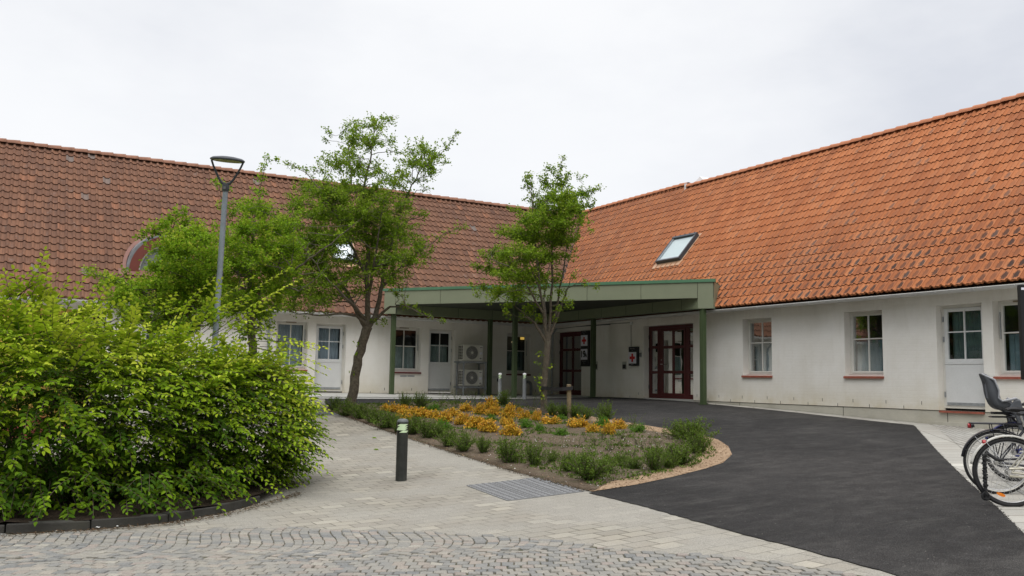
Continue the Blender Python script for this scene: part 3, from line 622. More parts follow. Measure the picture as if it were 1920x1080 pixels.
def glazed_door(P, o, curtain, hinge_side, sill='clay_sill', label=None, glassm='glass', cz=.62):
    a0, a1, z0, z1 = o; d = DEP-.05; fr = MB(); w = .055
    frame_rect(fr, P, a0, a1, z0+.045, z1, w, d, d+.09)
    f = fr.build('door', M['white_frame'], bld, bevel=.004)
    if label: f['label'] = label
    lf = MB(); b0, b1, c0, c1 = a0+w+.004, a1-w-.004, z0+.045+w+.006, z1-w-.004; zp = c0+(c1-c0)*.43; fw = .075
    pbox(lf, P, b0, b1, d-.012, d+.04, c0, zp-.02); pbox(lf, P, b0-.001, b1+.001, d-.022, d+.02, zp-.019, zp+.012)
    frame_rect(lf, P, b0, b1, zp+.013, c1, fw, d-.012, d+.04)
    i0, i1, k0, k1 = b0+fw, b1-fw, zp+.013+fw, c1-fw; mid = (i0+i1)/2; zm = k0+(k1-k0)*.57
    pbox(lf, P, mid-.013, mid+.013, d-.008, d+.03, k0, k1); pbox(lf, P, i0, mid-.013, d-.007, d+.03, zm-.013, zm+.013); pbox(lf, P, mid+.013, i1, d-.007, d+.03, zm-.013, zm+.013)
    lf.build('leaf', M['door_panel'], f, bevel=.003)
    g = MB(); g.quad(P(i0,d+.014,k0),P(i1,d+.014,k0),P(i1,d+.014,k1),P(i0,d+.014,k1)); g.build('pane', M[glassm], f)
    th = MB(); pbox(th, P, a0+.02, a1-.02, -.03, d+.09, z0-.045, z0-.004) if z0 > -9 else None; th.build('threshold', M[sill], f)
    kp = MB(); pbox(kp, P, b0+.02, b1-.02, d-.020, d-.0125, c0+.0, c0+.06); kp.build('kick_strip', M['zinc'], f)
    hg = MB(); ha = (b0-.02) if hinge_side < 0 else (b1+.02)
    for zz in (c0+.22, c0+(c1-c0)*.68, c1-.22): pbox(hg, P, ha-.009, ha+.009, d-.028, d-.0005, zz-.055, zz+.055)
    hg.each('hinge', M['zinc'], f)
    room(P, i0, i1, k0, k1, f, curtain, cz)
window(PL, opsL['a'], 'curtain_sky_reflection', cz=1.1, label='white window left of the first glazed door', glassm='glass', hinge=opsL['a'][1]-.045, vent=True)  # full-height curtain carries the painted sky reflection
glazed_door(PL, opsL['b'], 'curtain_sky_reflection', 1, 'red_sill', 'white glazed door left of the tall tree trunk', 'glass_right', cz=1.1)  # curtain again stands in for sky reflected in the pane
window(PL, opsL['c'], 'curtain', 'red_sill', 'white window behind the left canopy post', hinge=opsL['c'][1]-.045, vent=True)
glazed_door(PL, opsL['d'], 'curtain', 1, 'concrete', 'white glazed door left of the outdoor cooling units')
window(PL, opsL['e'], 'curtain_dark', 'red_sill', 'shaded window with a warm lamp behind it', 'glass_dim', hinge=opsL['e'][1]-.045)
window(PL, opsL['f'], 'curtain_dark', 'red_sill', 'window behind the hedge'); glazed_door(PL, opsL['g'], 'curtain', 1, 'concrete', 'glazed door behind the hedge')
window(PR, opsR['c'], 'curtain_blue', label='small white window right of the canopy', glassm='glass_right')
window(PR, opsR['d'], 'curtain_blue', label='white window in the middle of the right wing', glassm='glass_right')
glazed_door(PR, opsR['e'], 'curtain_dark', 1, label='white glazed door behind the bicycles', cz=1.0)
window(PR, opsR['f'], 'curtain_blue', label='white window at the right edge', hinge=opsR['f'][1]-.045, vent=True)
# dark red doors
def red_door(o, rows, leaves, label, glassm, dd=.20, lit=None):
    a0, a1, z0, z1 = o; P = PR; f = MB(); w = .07
    frame_rect(f, P, a0, a1, z0+.02, z1, w, dd, dd+.07)
    x = a0+w
    splits = leaves; tot = a1-a0-2*w; edges = [a0+w+tot*s for s in splits]
    for s in edges[1:-1]: pbox(f, P, s-.045, s+.045, dd+.001, dd+.068, z0+.02+w, z1-w)
    frm = f.build('door', M['red_door'], bld, bevel=.004); frm['label'] = label
    lf = MB(); gl = MB(); hd = MB(); hg = MB()
    for k in range(len(edges)-1):
        b0 = edges[k]+(.048 if k else .003); b1 = edges[k+1]-(.048 if k < len(edges)-2 else .003); c0, c1 = z0+.02+w+.003, z1-w-.003
        cols = 2 if (b1-b0) > .6 else 1; st = .085 if cols == 2 else .06
        frame_rect(lf, P, b0, b1, c0, c1, st, dd-.012, dd+.045)
        H_ = c1-c0-2*st; zr = [c0+st+H_*r for r in rows]
        for zz in zr: pbox(lf, P, b0+st, b1-st, dd-.008, dd+.04, zz-.042, zz+.042)
        if cols == 2:
            m = (b0+b1)/2
            for za, zb in zip([c0+st]+[z+.042 for z in zr], [z-.042 for z in zr]+[c1-st]): pbox(lf, P, m-.04, m+.04, dd-.008, dd+.04, za, zb)
            hx = b1-.04 if label.startswith('wide') else b0+.04
            hd.tube([P(hx,dd-.014,1.02),P(hx,dd-.06,1.02),P(hx-.11*(1 if label.startswith('wide') else -1),dd-.06,1.02)], .010, 8); hd.tube([P(hx,dd-.02,1.15),P(hx,dd-.012,1.15)], .022, 12)
        gl.quad(P(b0+st-.01,dd+.014,c0+st-.01),P(b1-st+.01,dd+.014,c0+st-.01),P(b1-st+.01,dd+.014,c1-st+.01),P(b0+st-.01,dd+.014,c1-st+.01))
    lf.build('leaf', M['red_door'], frm, bevel=.003); gl.build('pane', M[glassm], frm); hd.build('handle', M['chrome'], frm, smooth=True)
    for zz in (z0+.35, z1-.7, z1-.32): pbox(hg, P, a1-.035, a1-.012, dd-.02, dd-.001, zz-.06, zz+.06)
    hg.each('hinge', M['dark_metal'], frm)
    th = MB(); pbox(th, P, a0, a1, -.02, dd+.07, z0-.05, z0+.018); th.build('threshold', M['concrete'], frm)
    room(P, a0+.1, a1-.1, z0+.1, z1-.1, frm, None, d=1.6)
oa = opsR['a']; red_door((oa[0]+.002, oa[1]-.002, 0, oa[3]-.002), (.36,.75), (0,1), 'dark red glazed door in the corner', 'glass_dim')
ob = opsR['b']; red_door((ob[0]+.002, ob[1]-.002, 0, ob[3]-.002), (.335,.735), (0,.20,.78,1.0), 'wide dark red entrance door with side lights', 'glass_refl')

# gutters
def halfpipe(mb, p, q, r=.062, n=10, up=.0):
    p, q = Vector(p), Vector(q); d = (q-p).normalized(); s = d.cross(Vector((0,0,1))).normalized(); vs = []
    for c in (p, q):
        for rr in (r, r-.006):
            for k in range(n+1):
                t = math.pi+math.pi*k/n; vs.append(c+s*math.cos(t)*rr+Vector((0,0,1))*math.sin(t)*rr)
    m = n+1; f = []
    for k in range(n): f += [(k,k+1,2*m+k+1,2*m+k),(m+k+1,m+k,3*m+k,3*m+k+1),(k,m+k,m+k+1,k+1),(2*m+k,2*m+k+1,3*m+k+1,3*m+k)]
    f += [(0,2*m,3*m,m),(n,m+n,3*m+n,2*m+n)]; mb.add(vs, f)
    mb.tube([p+s*(-r), q+s*(-r)], .009, 6); mb.tube([p+s*r, q+s*r], .009, 6)
GO = .37
gzl = float(onY(600, 587.5, B-GO)[2]); gzr = float(onX(1600, 560, A-GO)[2])
g1 = MB(); halfpipe(g1, (LE-.1,B-GO,gzl-.005), (A-GO-.02,B-GO,gzl-.005)); gut = g1.build('gutter', M['gutter'], bld, smooth=True)
g2 = MB(); halfpipe(g2, (A-GO,RE-.1,gzr), (A-GO,B-GO-.05,gzr)); gut2 = g2.build('gutter', M['gutter'], bld, smooth=True)
for gu, P, lo, hi, zz in ((gut, lambda a: (a,B-GO), LE, A-GO, gzl-.005), (gut2, lambda a: (A-GO,a), RE, B-GO, gzr)):
    b = MB(); k = lo+.4
    while k < hi-.1:
        x, yy = P(k); ax = (1,0) if gu is gut else (0,1)
        for s in np.linspace(math.pi, 2*math.pi, 9)[:-1]:
            s2 = s+math.pi/8; r = .0655; q = lambda t: ((x+(0 if ax[0] else math.cos(t)*r)), (yy+(math.cos(t)*r if ax[0] else 0)), zz+math.sin(t)*r)
            b.bar(q(s), q(s2), .022 if True else 0, .005)
        k += .82
    b.each('bracket', M['gutter'], gu, per=8)
dp = MB(); xx = xL(503.5,620); dp.tube([(xx,B-GO,gzl-.07),(xx,B-GO,gzl-.16),(xx,B-.05,gzl-.42),(xx,B-.05,.02)], .038, 10); dp.build('downpipe', M['zinc'], bld, smooth=True)
dp = MB(); dp.tube([(A-.09,B-GO,2.3),(A-.09,B-.10,2.1),(A-.09,B-.10,.35),(A-.09,B-.10,.03)], .035, 10); dp.build('downpipe', M['zinc'], bld, smooth=True)
sf = MB()                                             # soffit boards under the eaves
sf.quad((LE,B,ZW-.001),(A-.3,B,ZW-.001),(A-.3,B-.30,ZW-.03),(LE,B-.30,ZW-.03)); sf.quad((A,RE,ZW),(A,B-.3,ZW),(A-.30,B-.3,ZW-.02),(A-.30,RE,ZW-.02)); sf.quad((A-.3,B-.3,ZW-.02),(A,B-.3,ZW),(A,B,ZW),(A-.3,B,ZW-.03))
sf.build('eaves_board', M['wall'], bld)

# roofs: every course of tiles is modelled
def tile_roof(name, P, a0, a1, rows, tw, prof, nseg, lip, mat, L, extra=None):
    # P(a, s, h): a along the eaves, s up the slope, h off the slope
    nt_ = int(round((a1-a0)/tw)); cols = nt_*nseg+1; step = L/rows
    vs = []; fs = []; uvs = []
    total = rows+(1 if extra else 0)
    for r in range(total):
        jit = [random.uniform(-.004,.004) for _ in range(nt_+1)]
        c0 = 0 if r < rows else int((extra-a0)/tw)*nseg
        base = len(vs); s0 = r*step-.012; s1 = min((r+1)*step+.02, L+(.16 if r >= rows else .0)) if r >= rows-1 else (r+1)*step+.02
        for c in range(c0, cols):
            a = a0+tw*c/nseg; fu = (c % nseg)/nseg; h = prof(fu); ti = min(nt_, c//nseg); j = jit[ti]
            vs += [P(a, s0+j, h-.022), P(a, s0+j, h+lip), P(a, s1, h)]
            uvs += [(c/nseg, r+.002), (c/nseg, r+.02), (c/nseg, r+.999)]
        for c in range(cols-c0-1):
            k = base+c*3; fs += [(k,k+3,k+4,k+1),(k+1,k+4,k+5,k+2)]
    me = bpy.data.meshes.new(name); me.from_pydata([tuple(float(x) for x in v) for v in vs], [], fs); me.update()
    uvl = me.uv_layers.new(name='UVMap'); li = np.zeros(len(me.loops), int); me.loops.foreach_get('vertex_index', li)
    U = np.array(uvs)[li]
    # keep a face's uv inside its own tile
    lp = U.reshape(-1,4,2); mn = np.floor(lp[:,:,0].min(1)+1e-6); lp[:,:,0] = np.minimum(lp[:,:,0], mn[:,None]+.999); uvl.data.foreach_set('uv', lp.ravel())
    return me
def clip_valley(me, keep_left):
    bm = bmesh.new(); bm.from_mesh(me); n = Vector((1,-1,0)).normalized()
    r = bmesh.ops.bisect_plane(bm, geom=bm.verts[:]+bm.edges[:]+bm.faces[:], plane_co=Vector((A,B,0)), plane_no=n if keep_left else -n, clear_outer=True)
    bm.to_mesh(me); bm.free()
W_, ZRL, ZRR, ZEL, ZER, OV = 4.0, 7.36, 7.44, 2.44, 2.515, .34
sl = math.hypot(W_+OV, ZRL-ZEL); cs_, sn_ = (W_+OV)/sl, (ZRL-ZEL)/sl
PRL = lambda a, s, h: (a, B-OV+cs_*s-sn_*h, ZEL+sn_*s+cs_*h)
sr = math.hypot(W_+OV, ZRR-ZER); cr, snr = (W_+OV)/sr, (ZRR-ZER)/sr
PRR = lambda a, s, h: (A-OV+cr*s-snr*h, a, ZER+snr*s+cr*h)
prof_old = lambda f: .024*math.cos(2*math.pi*(f-.10))+.009*math.cos(4*math.pi*(f-.10))+.012*(1-f)
prof_new = lambda f: .022*max(0, math.cos(2*math.pi*(f-.06)))+.010*math.cos(4*math.pi*(f-.06))+.016*(1-f)
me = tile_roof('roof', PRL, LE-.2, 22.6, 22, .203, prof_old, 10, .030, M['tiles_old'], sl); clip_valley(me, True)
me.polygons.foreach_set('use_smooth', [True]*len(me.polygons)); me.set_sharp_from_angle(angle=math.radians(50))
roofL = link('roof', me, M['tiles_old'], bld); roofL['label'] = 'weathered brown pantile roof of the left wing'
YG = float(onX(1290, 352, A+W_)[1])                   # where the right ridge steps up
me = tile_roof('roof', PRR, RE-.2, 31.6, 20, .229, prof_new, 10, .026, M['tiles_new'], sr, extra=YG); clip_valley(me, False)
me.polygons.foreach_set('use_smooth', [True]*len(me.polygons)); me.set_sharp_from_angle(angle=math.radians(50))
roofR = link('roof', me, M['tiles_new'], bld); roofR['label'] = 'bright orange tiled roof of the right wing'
bk = MB()                                             # under-roof and rear slopes
q = lambda P, a, s: P(a, s, -.05)
bk.add([q(PRL,LE,.03), q(PRL,A-OV+.03,.03), q(PRL,A+W_,sl), q(PRL,LE,sl)], [(0,1,2,3)]); bk.add([q(PRR,RE,.03), q(PRR,B-OV+.03,.03), q(PRR,B+W_,sr), q(PRR,RE,sr)], [(0,1,2,3)])
bk.quad((LE,B+W_,ZRL-.05),(A+W_,B+W_,ZRL-.05),(A+8.3,B+8.3,2.4),(LE,B+8.3,2.4)); bk.quad((A+W_,RE,ZRR-.05),(A+W_,B+W_,ZRR-.05),(A+8.3,B+8.3,2.4),(A+8.3,RE,2.4))
bk.quad((LE,B+8,0),(A+8,B+8,0),(A+8,B+8,2.45),(LE,B+8,2.45)); bk.quad((A+8,RE,0),(A+8,B+8,0),(A+8,B+8,2.45),(A+8,RE,2.45))
bk.build('rear_slope', M['ridge_old'], bld)
def ridge(P, a0, a1, z_extra, mat, parent, pitch=.37, along=1):
    mb = MB(); a = a0
    while a < a1:
        b = min(a+pitch+.04, a1+.04); n = 8; vs = []
        for t_, r in ((a, .115), (b, .135)):
            for k in range(n+1):
                th = math.pi*k/n; vs.append(P(t_, math.cos(th)*r*1.15, math.sin(th)*r+z_extra+(.0 if t_ == a else .012)))
        for k in range(n+1):
            th = math.pi*k/n; vs.append(P(b, math.cos(th)*.115*1.15, math.sin(th)*.115+z_extra))
        m = n+1; mb.add(vs, [(k,k+1,m+k+1,m+k) for k in range(n)]+[(m+k,m+k+1,2*m+k+1,2*m+k) for k in range(n)])
        a += pitch
    o = mb.build('ridge_tile', mat, parent, smooth=True, angle=50); return o
ridge(lambda a, y, z: (a, B+W_+y, ZRL-.035+z), LE-.2, A+W_+.1, 0, M['ridge_old'], roofL)
ridge(lambda a, x, z: (A+W_+x, a, ZRR-.035+z), RE-.2, YG-.02, 0, M['ridge_new'], roofR)
ridge(lambda a, x, z: (A+W_+.11+x, a, ZRR+.085+z), YG+.08, B+W_+.3, 0, M['ridge_new'], roofR)
gp = MB(); yg = YG-.55
gp.prism([(A+W_-.16,yg+.5),(A+W_+.3,yg+.5),(A+W_+.3,yg+.56),(A+W_-.16,yg+.56)], ZRR-.2, ZRR+.10)
gp.add([(A+W_+.12,YG+.04,ZRR+.0),(A+W_+.35,YG-.62,ZRR+.0),(A+W_+.30,YG-.30,ZRR+.36),(A+W_+.8,YG+.04,ZRR),(A+W_+.8,YG-.62,ZRR),(A+W_+.8,YG-.30,ZRR+.36)], [(0,1,2),(3,5,4),(0,2,5,3),(1,4,5,2),(0,3,4,1)])
gp.build('ridge_gable', M['white_plain'], roofR)
vl = MB()                                             # valley flashing
q0 = PRL(A-OV, 0, -.01); vl.add([(A-OV-.15,B-OV,ZEL-.01),(A-OV,B-OV-.15,ZER-.01),(A+W_,B+W_-.15,ZRR-.03),(A+W_-.15,B+W_,ZRL-.03)], [(0,1,2,3)])
vl.build('valley_flashing', M['dark_gap'], roofL)

# roof windows
def on_plane(px, py, P):
    o, u, v = Vector(P(0,0,.0)), Vector(P(1,0,0))-Vector(P(0,0,0)), Vector(P(0,1,0))-Vector(P(0,0,0)); nn = u.cross(v).normalized()
    d = Vector(ray(px, py)); t = (o-Vector(CAM)).dot(nn)/d.dot(nn); p = Vector(CAM)+d*t-o; return p.dot(u), p.dot(v)
def roof_window(P, a0, a1, s0, s1, label, flash_side):
    t = thing('roof_window', label, 'roof window', P((a0+a1)/2, s0, .02))
    h0, h1 = .0, .17; mb = MB(); w = .05
    def bx2(x0,x1,y0,y1,z0,z1,m):
        vs = [P(x,y,z) for z in (z0,z1) for x,y in ((x0,y0),(x1,y0),(x1,y1),(x0,y1))]; m.add(vs, [(0,3,2,1),(4,5,6,7),(0,1,5,4),(1,2,6,5),(2,3,7,6),(3,0,4,7)])
    bx2(a0,a1,s0,s0+w,h0,h1,mb); bx2(a0,a1,s1-w*1.6,s1,h0,h1+.015,mb); bx2(a0,a0+w,s0+w,s1-w*1.6,h0,h1,mb); bx2(a1-w,a1,s0+w,s1-w*1.6,h0,h1,mb)
    mb.build('frame', M['dark_metal'], t, bevel=.004)
    s = MB(); e = w+.001
    bx2(a0+e,a1-e,s0+e,s0+e+.035,h0,h1-.012,s); bx2(a0+e,a0+e+.035,s0+e+.035,s1-w*1.6-.001,h0,h1-.012,s); bx2(a1-e-.035,a1-e,s0+e+.035,s1-w*1.6-.001,h0,h1-.012,s); s.build('sash', M['zinc'], t)
    bl = MB(); bl.quad(P(a0+w,s0+w,h1-.065),P(a1-w,s0+w,h1-.065),P(a1-w,s1-w,h1-.065),P(a0+w,s1-w,h1-.065)); bl.build('blind', M['blind'], t)
    g = MB(); g.quad(P(a0+w,s0+w,h1-.03),P(a1-w,s0+w,h1-.03),P(a1-w,s1-w,h1-.03),P(a0+w,s1-w,h1-.03)); g.build('pane', M['glass_dim'], t)
    f = MB(); bx2(a0-.10,a1+.10,s0-.20,s0-.001,.030,.052,f); bx2(a0-.10,a0-.001,s0,s1+.06,.030,.046,f); bx2(a1+.001,a1+.10,s0,s1+.06,.030,.046,f); bx2(a0-.10,a1+.10,s1+.001,s1+.08,.030,.049,f)
    f.build('flashing', M['flash_tan'], t)
c1 = on_plane(1267.8,451.9,PRR); c2 = on_plane(1314.4,442.2,PRR); c3 = on_plane(1276.3,491.5,PRR); c4 = on_plane(1233.7,496.7,PRR)
roof_window(PRR, (c2[0]+c3[0])/2, (c1[0]+c4[0])/2, (c3[1]+c4[1])/2, (c1[1]+c2[1])/2, 'dark framed skylight with a pale blind in the orange roof above the canopy', 0)
d1 = on_plane(668,496,PRL); d2 = on_plane(625,455,PRL)
roof_window(PRL, d1[0]-.80, d1[0], d1[1], d1[1]+1.1, 'dark framed skylight half hidden behind the tall tree on the brown roof', 0)
# round-headed dormer
db = on_plane(300, 512, PRL); zc = PRL(0, db[1], 0); dy, dz = zc[1], zc[2]
xl_ = float(onY(236, 505, dy)[0]); R_ = 1.12; xc = xl_+R_
dm = thing('arched_dormer', 'round-headed dormer with a red arch and grey cladding on the brown roof', 'dormer', (xc, dy, dz))
def arch(mb, y0, y1, ro, ri, n=20, x0=0):
    vs = []
    for yy, rr in ((y0,ro),(y0,ri),(y1,ro),(y1,ri)):
        for k in range(n+1):
            t = math.pi*k/n; vs.append((xc+x0+math.cos(t)*rr, yy, dz+math.sin(t)*rr*1.02))
    m = n+1; mb.add(vs, [(k,k+1,m+k+1,m+k) for k in range(n)]+[(2*m+k,2*m+k+1,k+1,k) for k in range(n)]+[(m+k,m+k+1,3*m+k+1,3*m+k) for k in range(n)])
a_ = MB(); arch(a_, dy-.06, dy+1.9, R_, R_-.08); 
vs = []; n = 20
for yy, rr in ((dy+.30,R_+.004),(dy+2.0,R_+.20)):
    for k in range(n+1):
        t = math.pi*k/n; vs.append((xc+math.cos(t)*rr, yy, dz+math.sin(t)*rr*1.02))
a_.add(vs, [(k,k+1,n+1+k+1,n+1+k) for k in range(n)]); a_.build('cladding', M['slate_grey'], dm, smooth=True)
a_ = MB(); arch(a_, dy-.08, dy+.06, R_-.07, R_-.32); a_.build('arch_frame', M['dormer_red'], dm, smooth=True)
a_ = MB(); arch(a_, dy-.03, dy+.05, R_-.302, R_-.36); a_.bx(xc-.02,xc+.02,dy-.02,dy+.03,dz,dz+R_-.36); a_.bx(xc-R_+.36,xc+R_-.36,dy-.035,dy+.04,dz-.04,dz+.03); a_.build('window', M['white_frame'], dm, smooth=True)
a_ = MB(); a_.add([(xc+math.cos(math.pi*k/20)*(R_-.34), dy+.02, dz+math.sin(math.pi*k/20)*(R_-.34)*1.02) for k in range(21)], [tuple(range(21))]); a_.build('pane', M['slate_grey'], dm)
a_ = MB()
for k in range(14):                                   # flashing where the dormer meets the tiles
    t0, t1 = math.pi-k*.11, math.pi-(k+1)*.11
    def pt(t, r):
        x = xc+math.cos(t)*r; z = dz+math.sin(t)*r*1.02; s = (z-ZEL)/sn_; return PRL(x, s, .085)
    a_.quad(pt(t0,R_+.005), pt(t0,R_+.10), pt(t1,R_+.10), pt(t1,R_+.005))
a_.quad(PRL(xc-R_-.2,db[1]-.22,.06),PRL(xc+R_+.2,db[1]-.22,.06),PRL(xc+R_+.2,db[1]+.02,.05),PRL(xc-R_-.2,db[1]+.02,.05)); a_.build('flashing', M['flash_pink'], dm)
# ------------------------------------------------------------------ entrance canopy across the corner
OFF = .50
P1 = onX(1337.5, 519.5, A-OFF); P2 = onY(721.5, 544, B-OFF); ZT = 3.30; p1 = (A-OFF, float(P1[1])); p2 = (float(P2[0]), B-OFF)
ZB = 2.46
dF = Vector((p1[0]-p2[0], p1[1]-p2[1])).normalized(); nF = Vector((dF.y, -dF.x))   # outward normal of the front
if nF.dot(Vector((-1,-1))) < 0: nF = -nF
def fr_pt(px, py):                                     # pixel -> front plane
    d = Vector(ray(px, py)); n3 = Vector((nF.x, nF.y, 0)); o = Vector((p1[0], p1[1], 0)); t = (o-Vector(CAM)).dot(n3)/d.dot(n3); return Vector(CAM)+d*t
ZF = float(fr_pt(1250, 551+8.5)[2]); ZF2 = float(fr_pt(830, 570)[2]); ZF = (ZF+ZF2)/2
ZT = (P1[2]+P2[2])/2
can = thing('entrance_canopy', 'sage green flat entrance canopy on square posts spanning the corner', 'canopy', (A-1, B-1, 0))
Lf = (Vector(p1)-Vector(p2)).length
def fp(s, o, z): v = Vector(p2)+dF*s+nF*o; return (v.x, v.y, z)
mb = MB()
e1 = (A+.45, p1[1]+(A+.45-p1[0])*nF.y/nF.x); e2 = (p2[0]+(B+.45-p2[1])*nF.x/nF.y, B+.45)
slab = [p2, e2, (A+.45, B+.45), e1, p1]
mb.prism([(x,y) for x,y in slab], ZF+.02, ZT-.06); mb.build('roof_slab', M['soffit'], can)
mb = MB()
def fbox(mb, s0, s1, o0, o1, z0, z1):
    vs = [fp(s,o,z) for z in (z0,z1) for s,o in ((s0,o0),(s1,o0),(s1,o1),(s0,o1))]; mb.add(vs, [(0,3,2,1),(4,5,6,7),(0,1,5,4),(1,2,6,5),(2,3,7,6),(3,0,4,7)])
seams = [.42]+[.42+k*(Lf-.84)/6 for k in range(1,6)]+[Lf-.42]; sp = [0]+seams+[Lf]
for a, b in zip(sp[:-1], sp[1:]):
    end = a == 0 or b == Lf
    fbox(mb, a+.006, b-.006, -.03, .02, ZB if end else ZF, ZT-.085)
mb.each('fascia_panel', M['fascia'], can, bevel=.003)
mb = MB(); fbox(mb, .01, Lf-.01, -.05, -.035, ZF+.01, ZT-.09); fbox(mb, .01, .43, -.05, -.035, ZB+.01, ZF); fbox(mb, Lf-.43, Lf-.01, -.05, -.035, ZB+.01, ZF); mb.build('fascia_joint', M['fascia_seam'], can)
# side beams along both walls, with panel joints
mb = MB(); seam = MB()
bw = .24
mb.bx(A-OFF-bw, A-OFF-.0, p1[1]+.30, B-OFF, ZB+.004, ZF+.015); mb.bx(p2[0]+.30, A-OFF-bw-.002, B-OFF-bw, B-OFF, ZB+.004, ZF+.015)
y = p1[1]+1.0
while y < B-1: seam.bx(A-OFF-bw-.003, A-OFF-bw+.01, y, y+.012, ZB+.01, ZF); y += 1.25
x = p2[0]+1.2
while x < A-1.2: seam.bx(x, x+.012, B-OFF-bw-.003, B-OFF-bw+.01, ZB+.01, ZF); x += 1.25
mb.each('side_beam', M['beam_green'], can); seam.build('beam_joint', M['fascia_seam'], can)
mb = MB(); fbox(mb, -.05, Lf+.05, -.12, .045, ZT-.083, ZT)
mb.prism([(x,y) for x,y in shrink(slab, .04)], ZT-.058, ZT-.03); mb.build('roof_cap', M['cap_green'], can)
mb = MB(); mb.bar((p1[0]-nF.x*.03,p1[1]-nF.y*.03,(ZB+ZT-.085)/2),(e1[0],e1[1],(ZB+ZT-.085)/2),.02,ZT-.085-ZB); mb.bar((p2[0]-nF.x*.03,p2[1]-nF.y*.03,(ZB+ZT-.085)/2),(e2[0],e2[1],(ZB+ZT-.085)/2),.02,ZT-.085-ZB); mb.each('end_panel', M['fascia'], can)
cpx = [(onX(1318.5,700,A-OFF-.12)[1], 'R', 0), (onX(1112,700,A-OFF-.12)[1], 'R', 0), (onY(735,700,B-OFF-.12)[0], 'L', 0), (onY(917.5,700,B-OFF-.12)[0], 'L', 0)]
for v, side, _ in cpx:
    c = (A-OFF-.12, float(v)) if side == 'R' else (float(v), B-OFF-.12); z = gz(*c)
    m = MB(); m.bx(c[0]-.065,c[0]+.065,c[1]-.065,c[1]+.065,z-.05,ZB+.02); m.bx(c[0]-.11,c[0]+.11,c[1]-.11,c[1]+.11,z+.01,z+.022); m.build('post', M['column_green'], can, bevel=.006)
cm = G(963.5, 746.5); m = MB(); c = (float(cm[0]), float(cm[1])); m.bx(c[0]-.065,c[0]+.065,c[1]-.065,c[1]+.065,gz(*c)-.05,ZF+.03); m.bx(c[0]-.11,c[0]+.11,c[1]-.11,c[1]+.11,gz(*c)+.01,gz(*c)+.022); m.build('post', M['column_green'], can, bevel=.006)

# cables on the wall under the canopy
cb = MB()
def wallpt(px, py, o=-.02): p = onX(px, py, A); return (A+o, p[1], p[2])
cb.tube([wallpt(1040,617.5), wallpt(1100,610.5), wallpt(1182,605)], .008, 6); cb.tube([wallpt(1082,612.5), wallpt(1145,608.5)], .012, 6); cb.tube([wallpt(1184,606), wallpt(1184.3,650)], .007, 6)
tag(cb.build('wall_cable', M['dark_metal']), 'thin dark cable run along the wall under the canopy and down to the sign', 'cable')
jb = MB(); a_, b_ = wallpt(1181,604), wallpt(1185,609); jb.bx(A-.05,A-.001,b_[1]-.04,b_[1]+.05,b_[2],a_[2]); tag(jb.build('junction_box', M['white_plain'], bevel=.004), 'small white junction box high on the wall above the single red cross sign', 'junction box')

# signs on the right wing's wall
def text_mesh(body, size, mat, parent, loc, rotz, name='lettering', bold=0):
    cu = bpy.data.curves.new(name, 'FONT'); cu.body = body; cu.size = size; cu.align_x = 'CENTER'; cu.align_y = 'CENTER'; cu.extrude = .0015; cu.offset = bold
    tmp = bpy.data.objects.new('t', cu); me = bpy.data.meshes.new_from_object(tmp); bpy.data.objects.remove(tmp); bpy.data.curves.remove(cu)
    me.name = name; me.transform(Matrix.Rotation(math.pi/2, 4, 'X')); me.transform(Matrix.Rotation(rotz, 4, 'Z')); me.transform(Matrix.Translation(Vector(loc)))
    return link(name, me, mat, parent)
RZ = -math.pi/2                                       # text facing -X
def wall_sign(px0, px1, py0, py1, pym, label, parts, thick=.09):
    y1, y0 = yR(px0, pym), yR(px1, pym); pc = (px0+px1)/2; ztop, zbot = zR(pc, py0), zR(pc, py1)
    t = thing('wall_sign', label, 'sign', (A, (y0+y1)/2, zbot)); hgt = ztop-zbot; w = y1-y0
    m = MB(); m.bx(A-thick, A-.002, y0, y1, zbot, ztop); m.build('sign_box', M['black_paint'], t, bevel=.006)
    for kind, f0, f1, arg in parts:
        za, zb = ztop-hgt*f1, ztop-hgt*f0; zc = (za+zb)/2; X = A-thick
        if kind == 'panel': q = MB(); q.bx(X-.004, X-.0005, y0+.10*w, y1, za, zb); q.build('panel', M['sign_white'], t)
        yc = (y0+.10*w+y1)/2
        if kind == 'cross':
            q = MB(); r = .33*(zb-za); b = r*.32; q.bx(X-.009,X-.0045,yc-b,yc+b,zc-r,zc+r); q.bx(X-.009,X-.0045,yc-r,yc-b,zc-b,zc+b); q.bx(X-.009,X-.0045,yc+b,yc+r,zc-b,zc+b); q.build('red_cross', M['sign_red'], t)
        if kind == 'text': text_mesh(arg[0], arg[1], M[arg[2]], t, (X-.006, yc+(arg[3] if len(arg) > 3 else 0), zc), RZ, bold=arg[4] if len(arg) > 4 else 0)
    return t
wall_sign(1093.2, 1107, 620, 687, 655, 'tall black sign box with a red cross above 19A beside the corner door', [
    ('text',.0,.06,('Norrevång',.055,'sign_text')),('text',.075,.115,('Tre',.05,'sign_text')),('panel',.13,.43,None),('cross',.13,.43,None),('panel',.515,.815,None),
    ('text',.515,.815,('19',.29,'tape_black',.060,.012)),('text',.56,.84,('A',.17,'tape_black',-.115,.009)),('text',.835,.875,('Norrevång',.055,'sign_text')),('text',.89,.93,('Tre',.05,'sign_text'))])
wall_sign(1183, 1199, 650.3, 686, 668, 'smaller black sign box with one red cross left of the wide red entrance door', [
    ('text',.05,.14,('Norrevång',.05,'sign_text')),('text',.15,.24,('Tre',.045,'sign_text')),('panel',.28,.88,None),('cross',.25,.91,None),('text',.89,.97,('-----',.07,'white_plain'))])
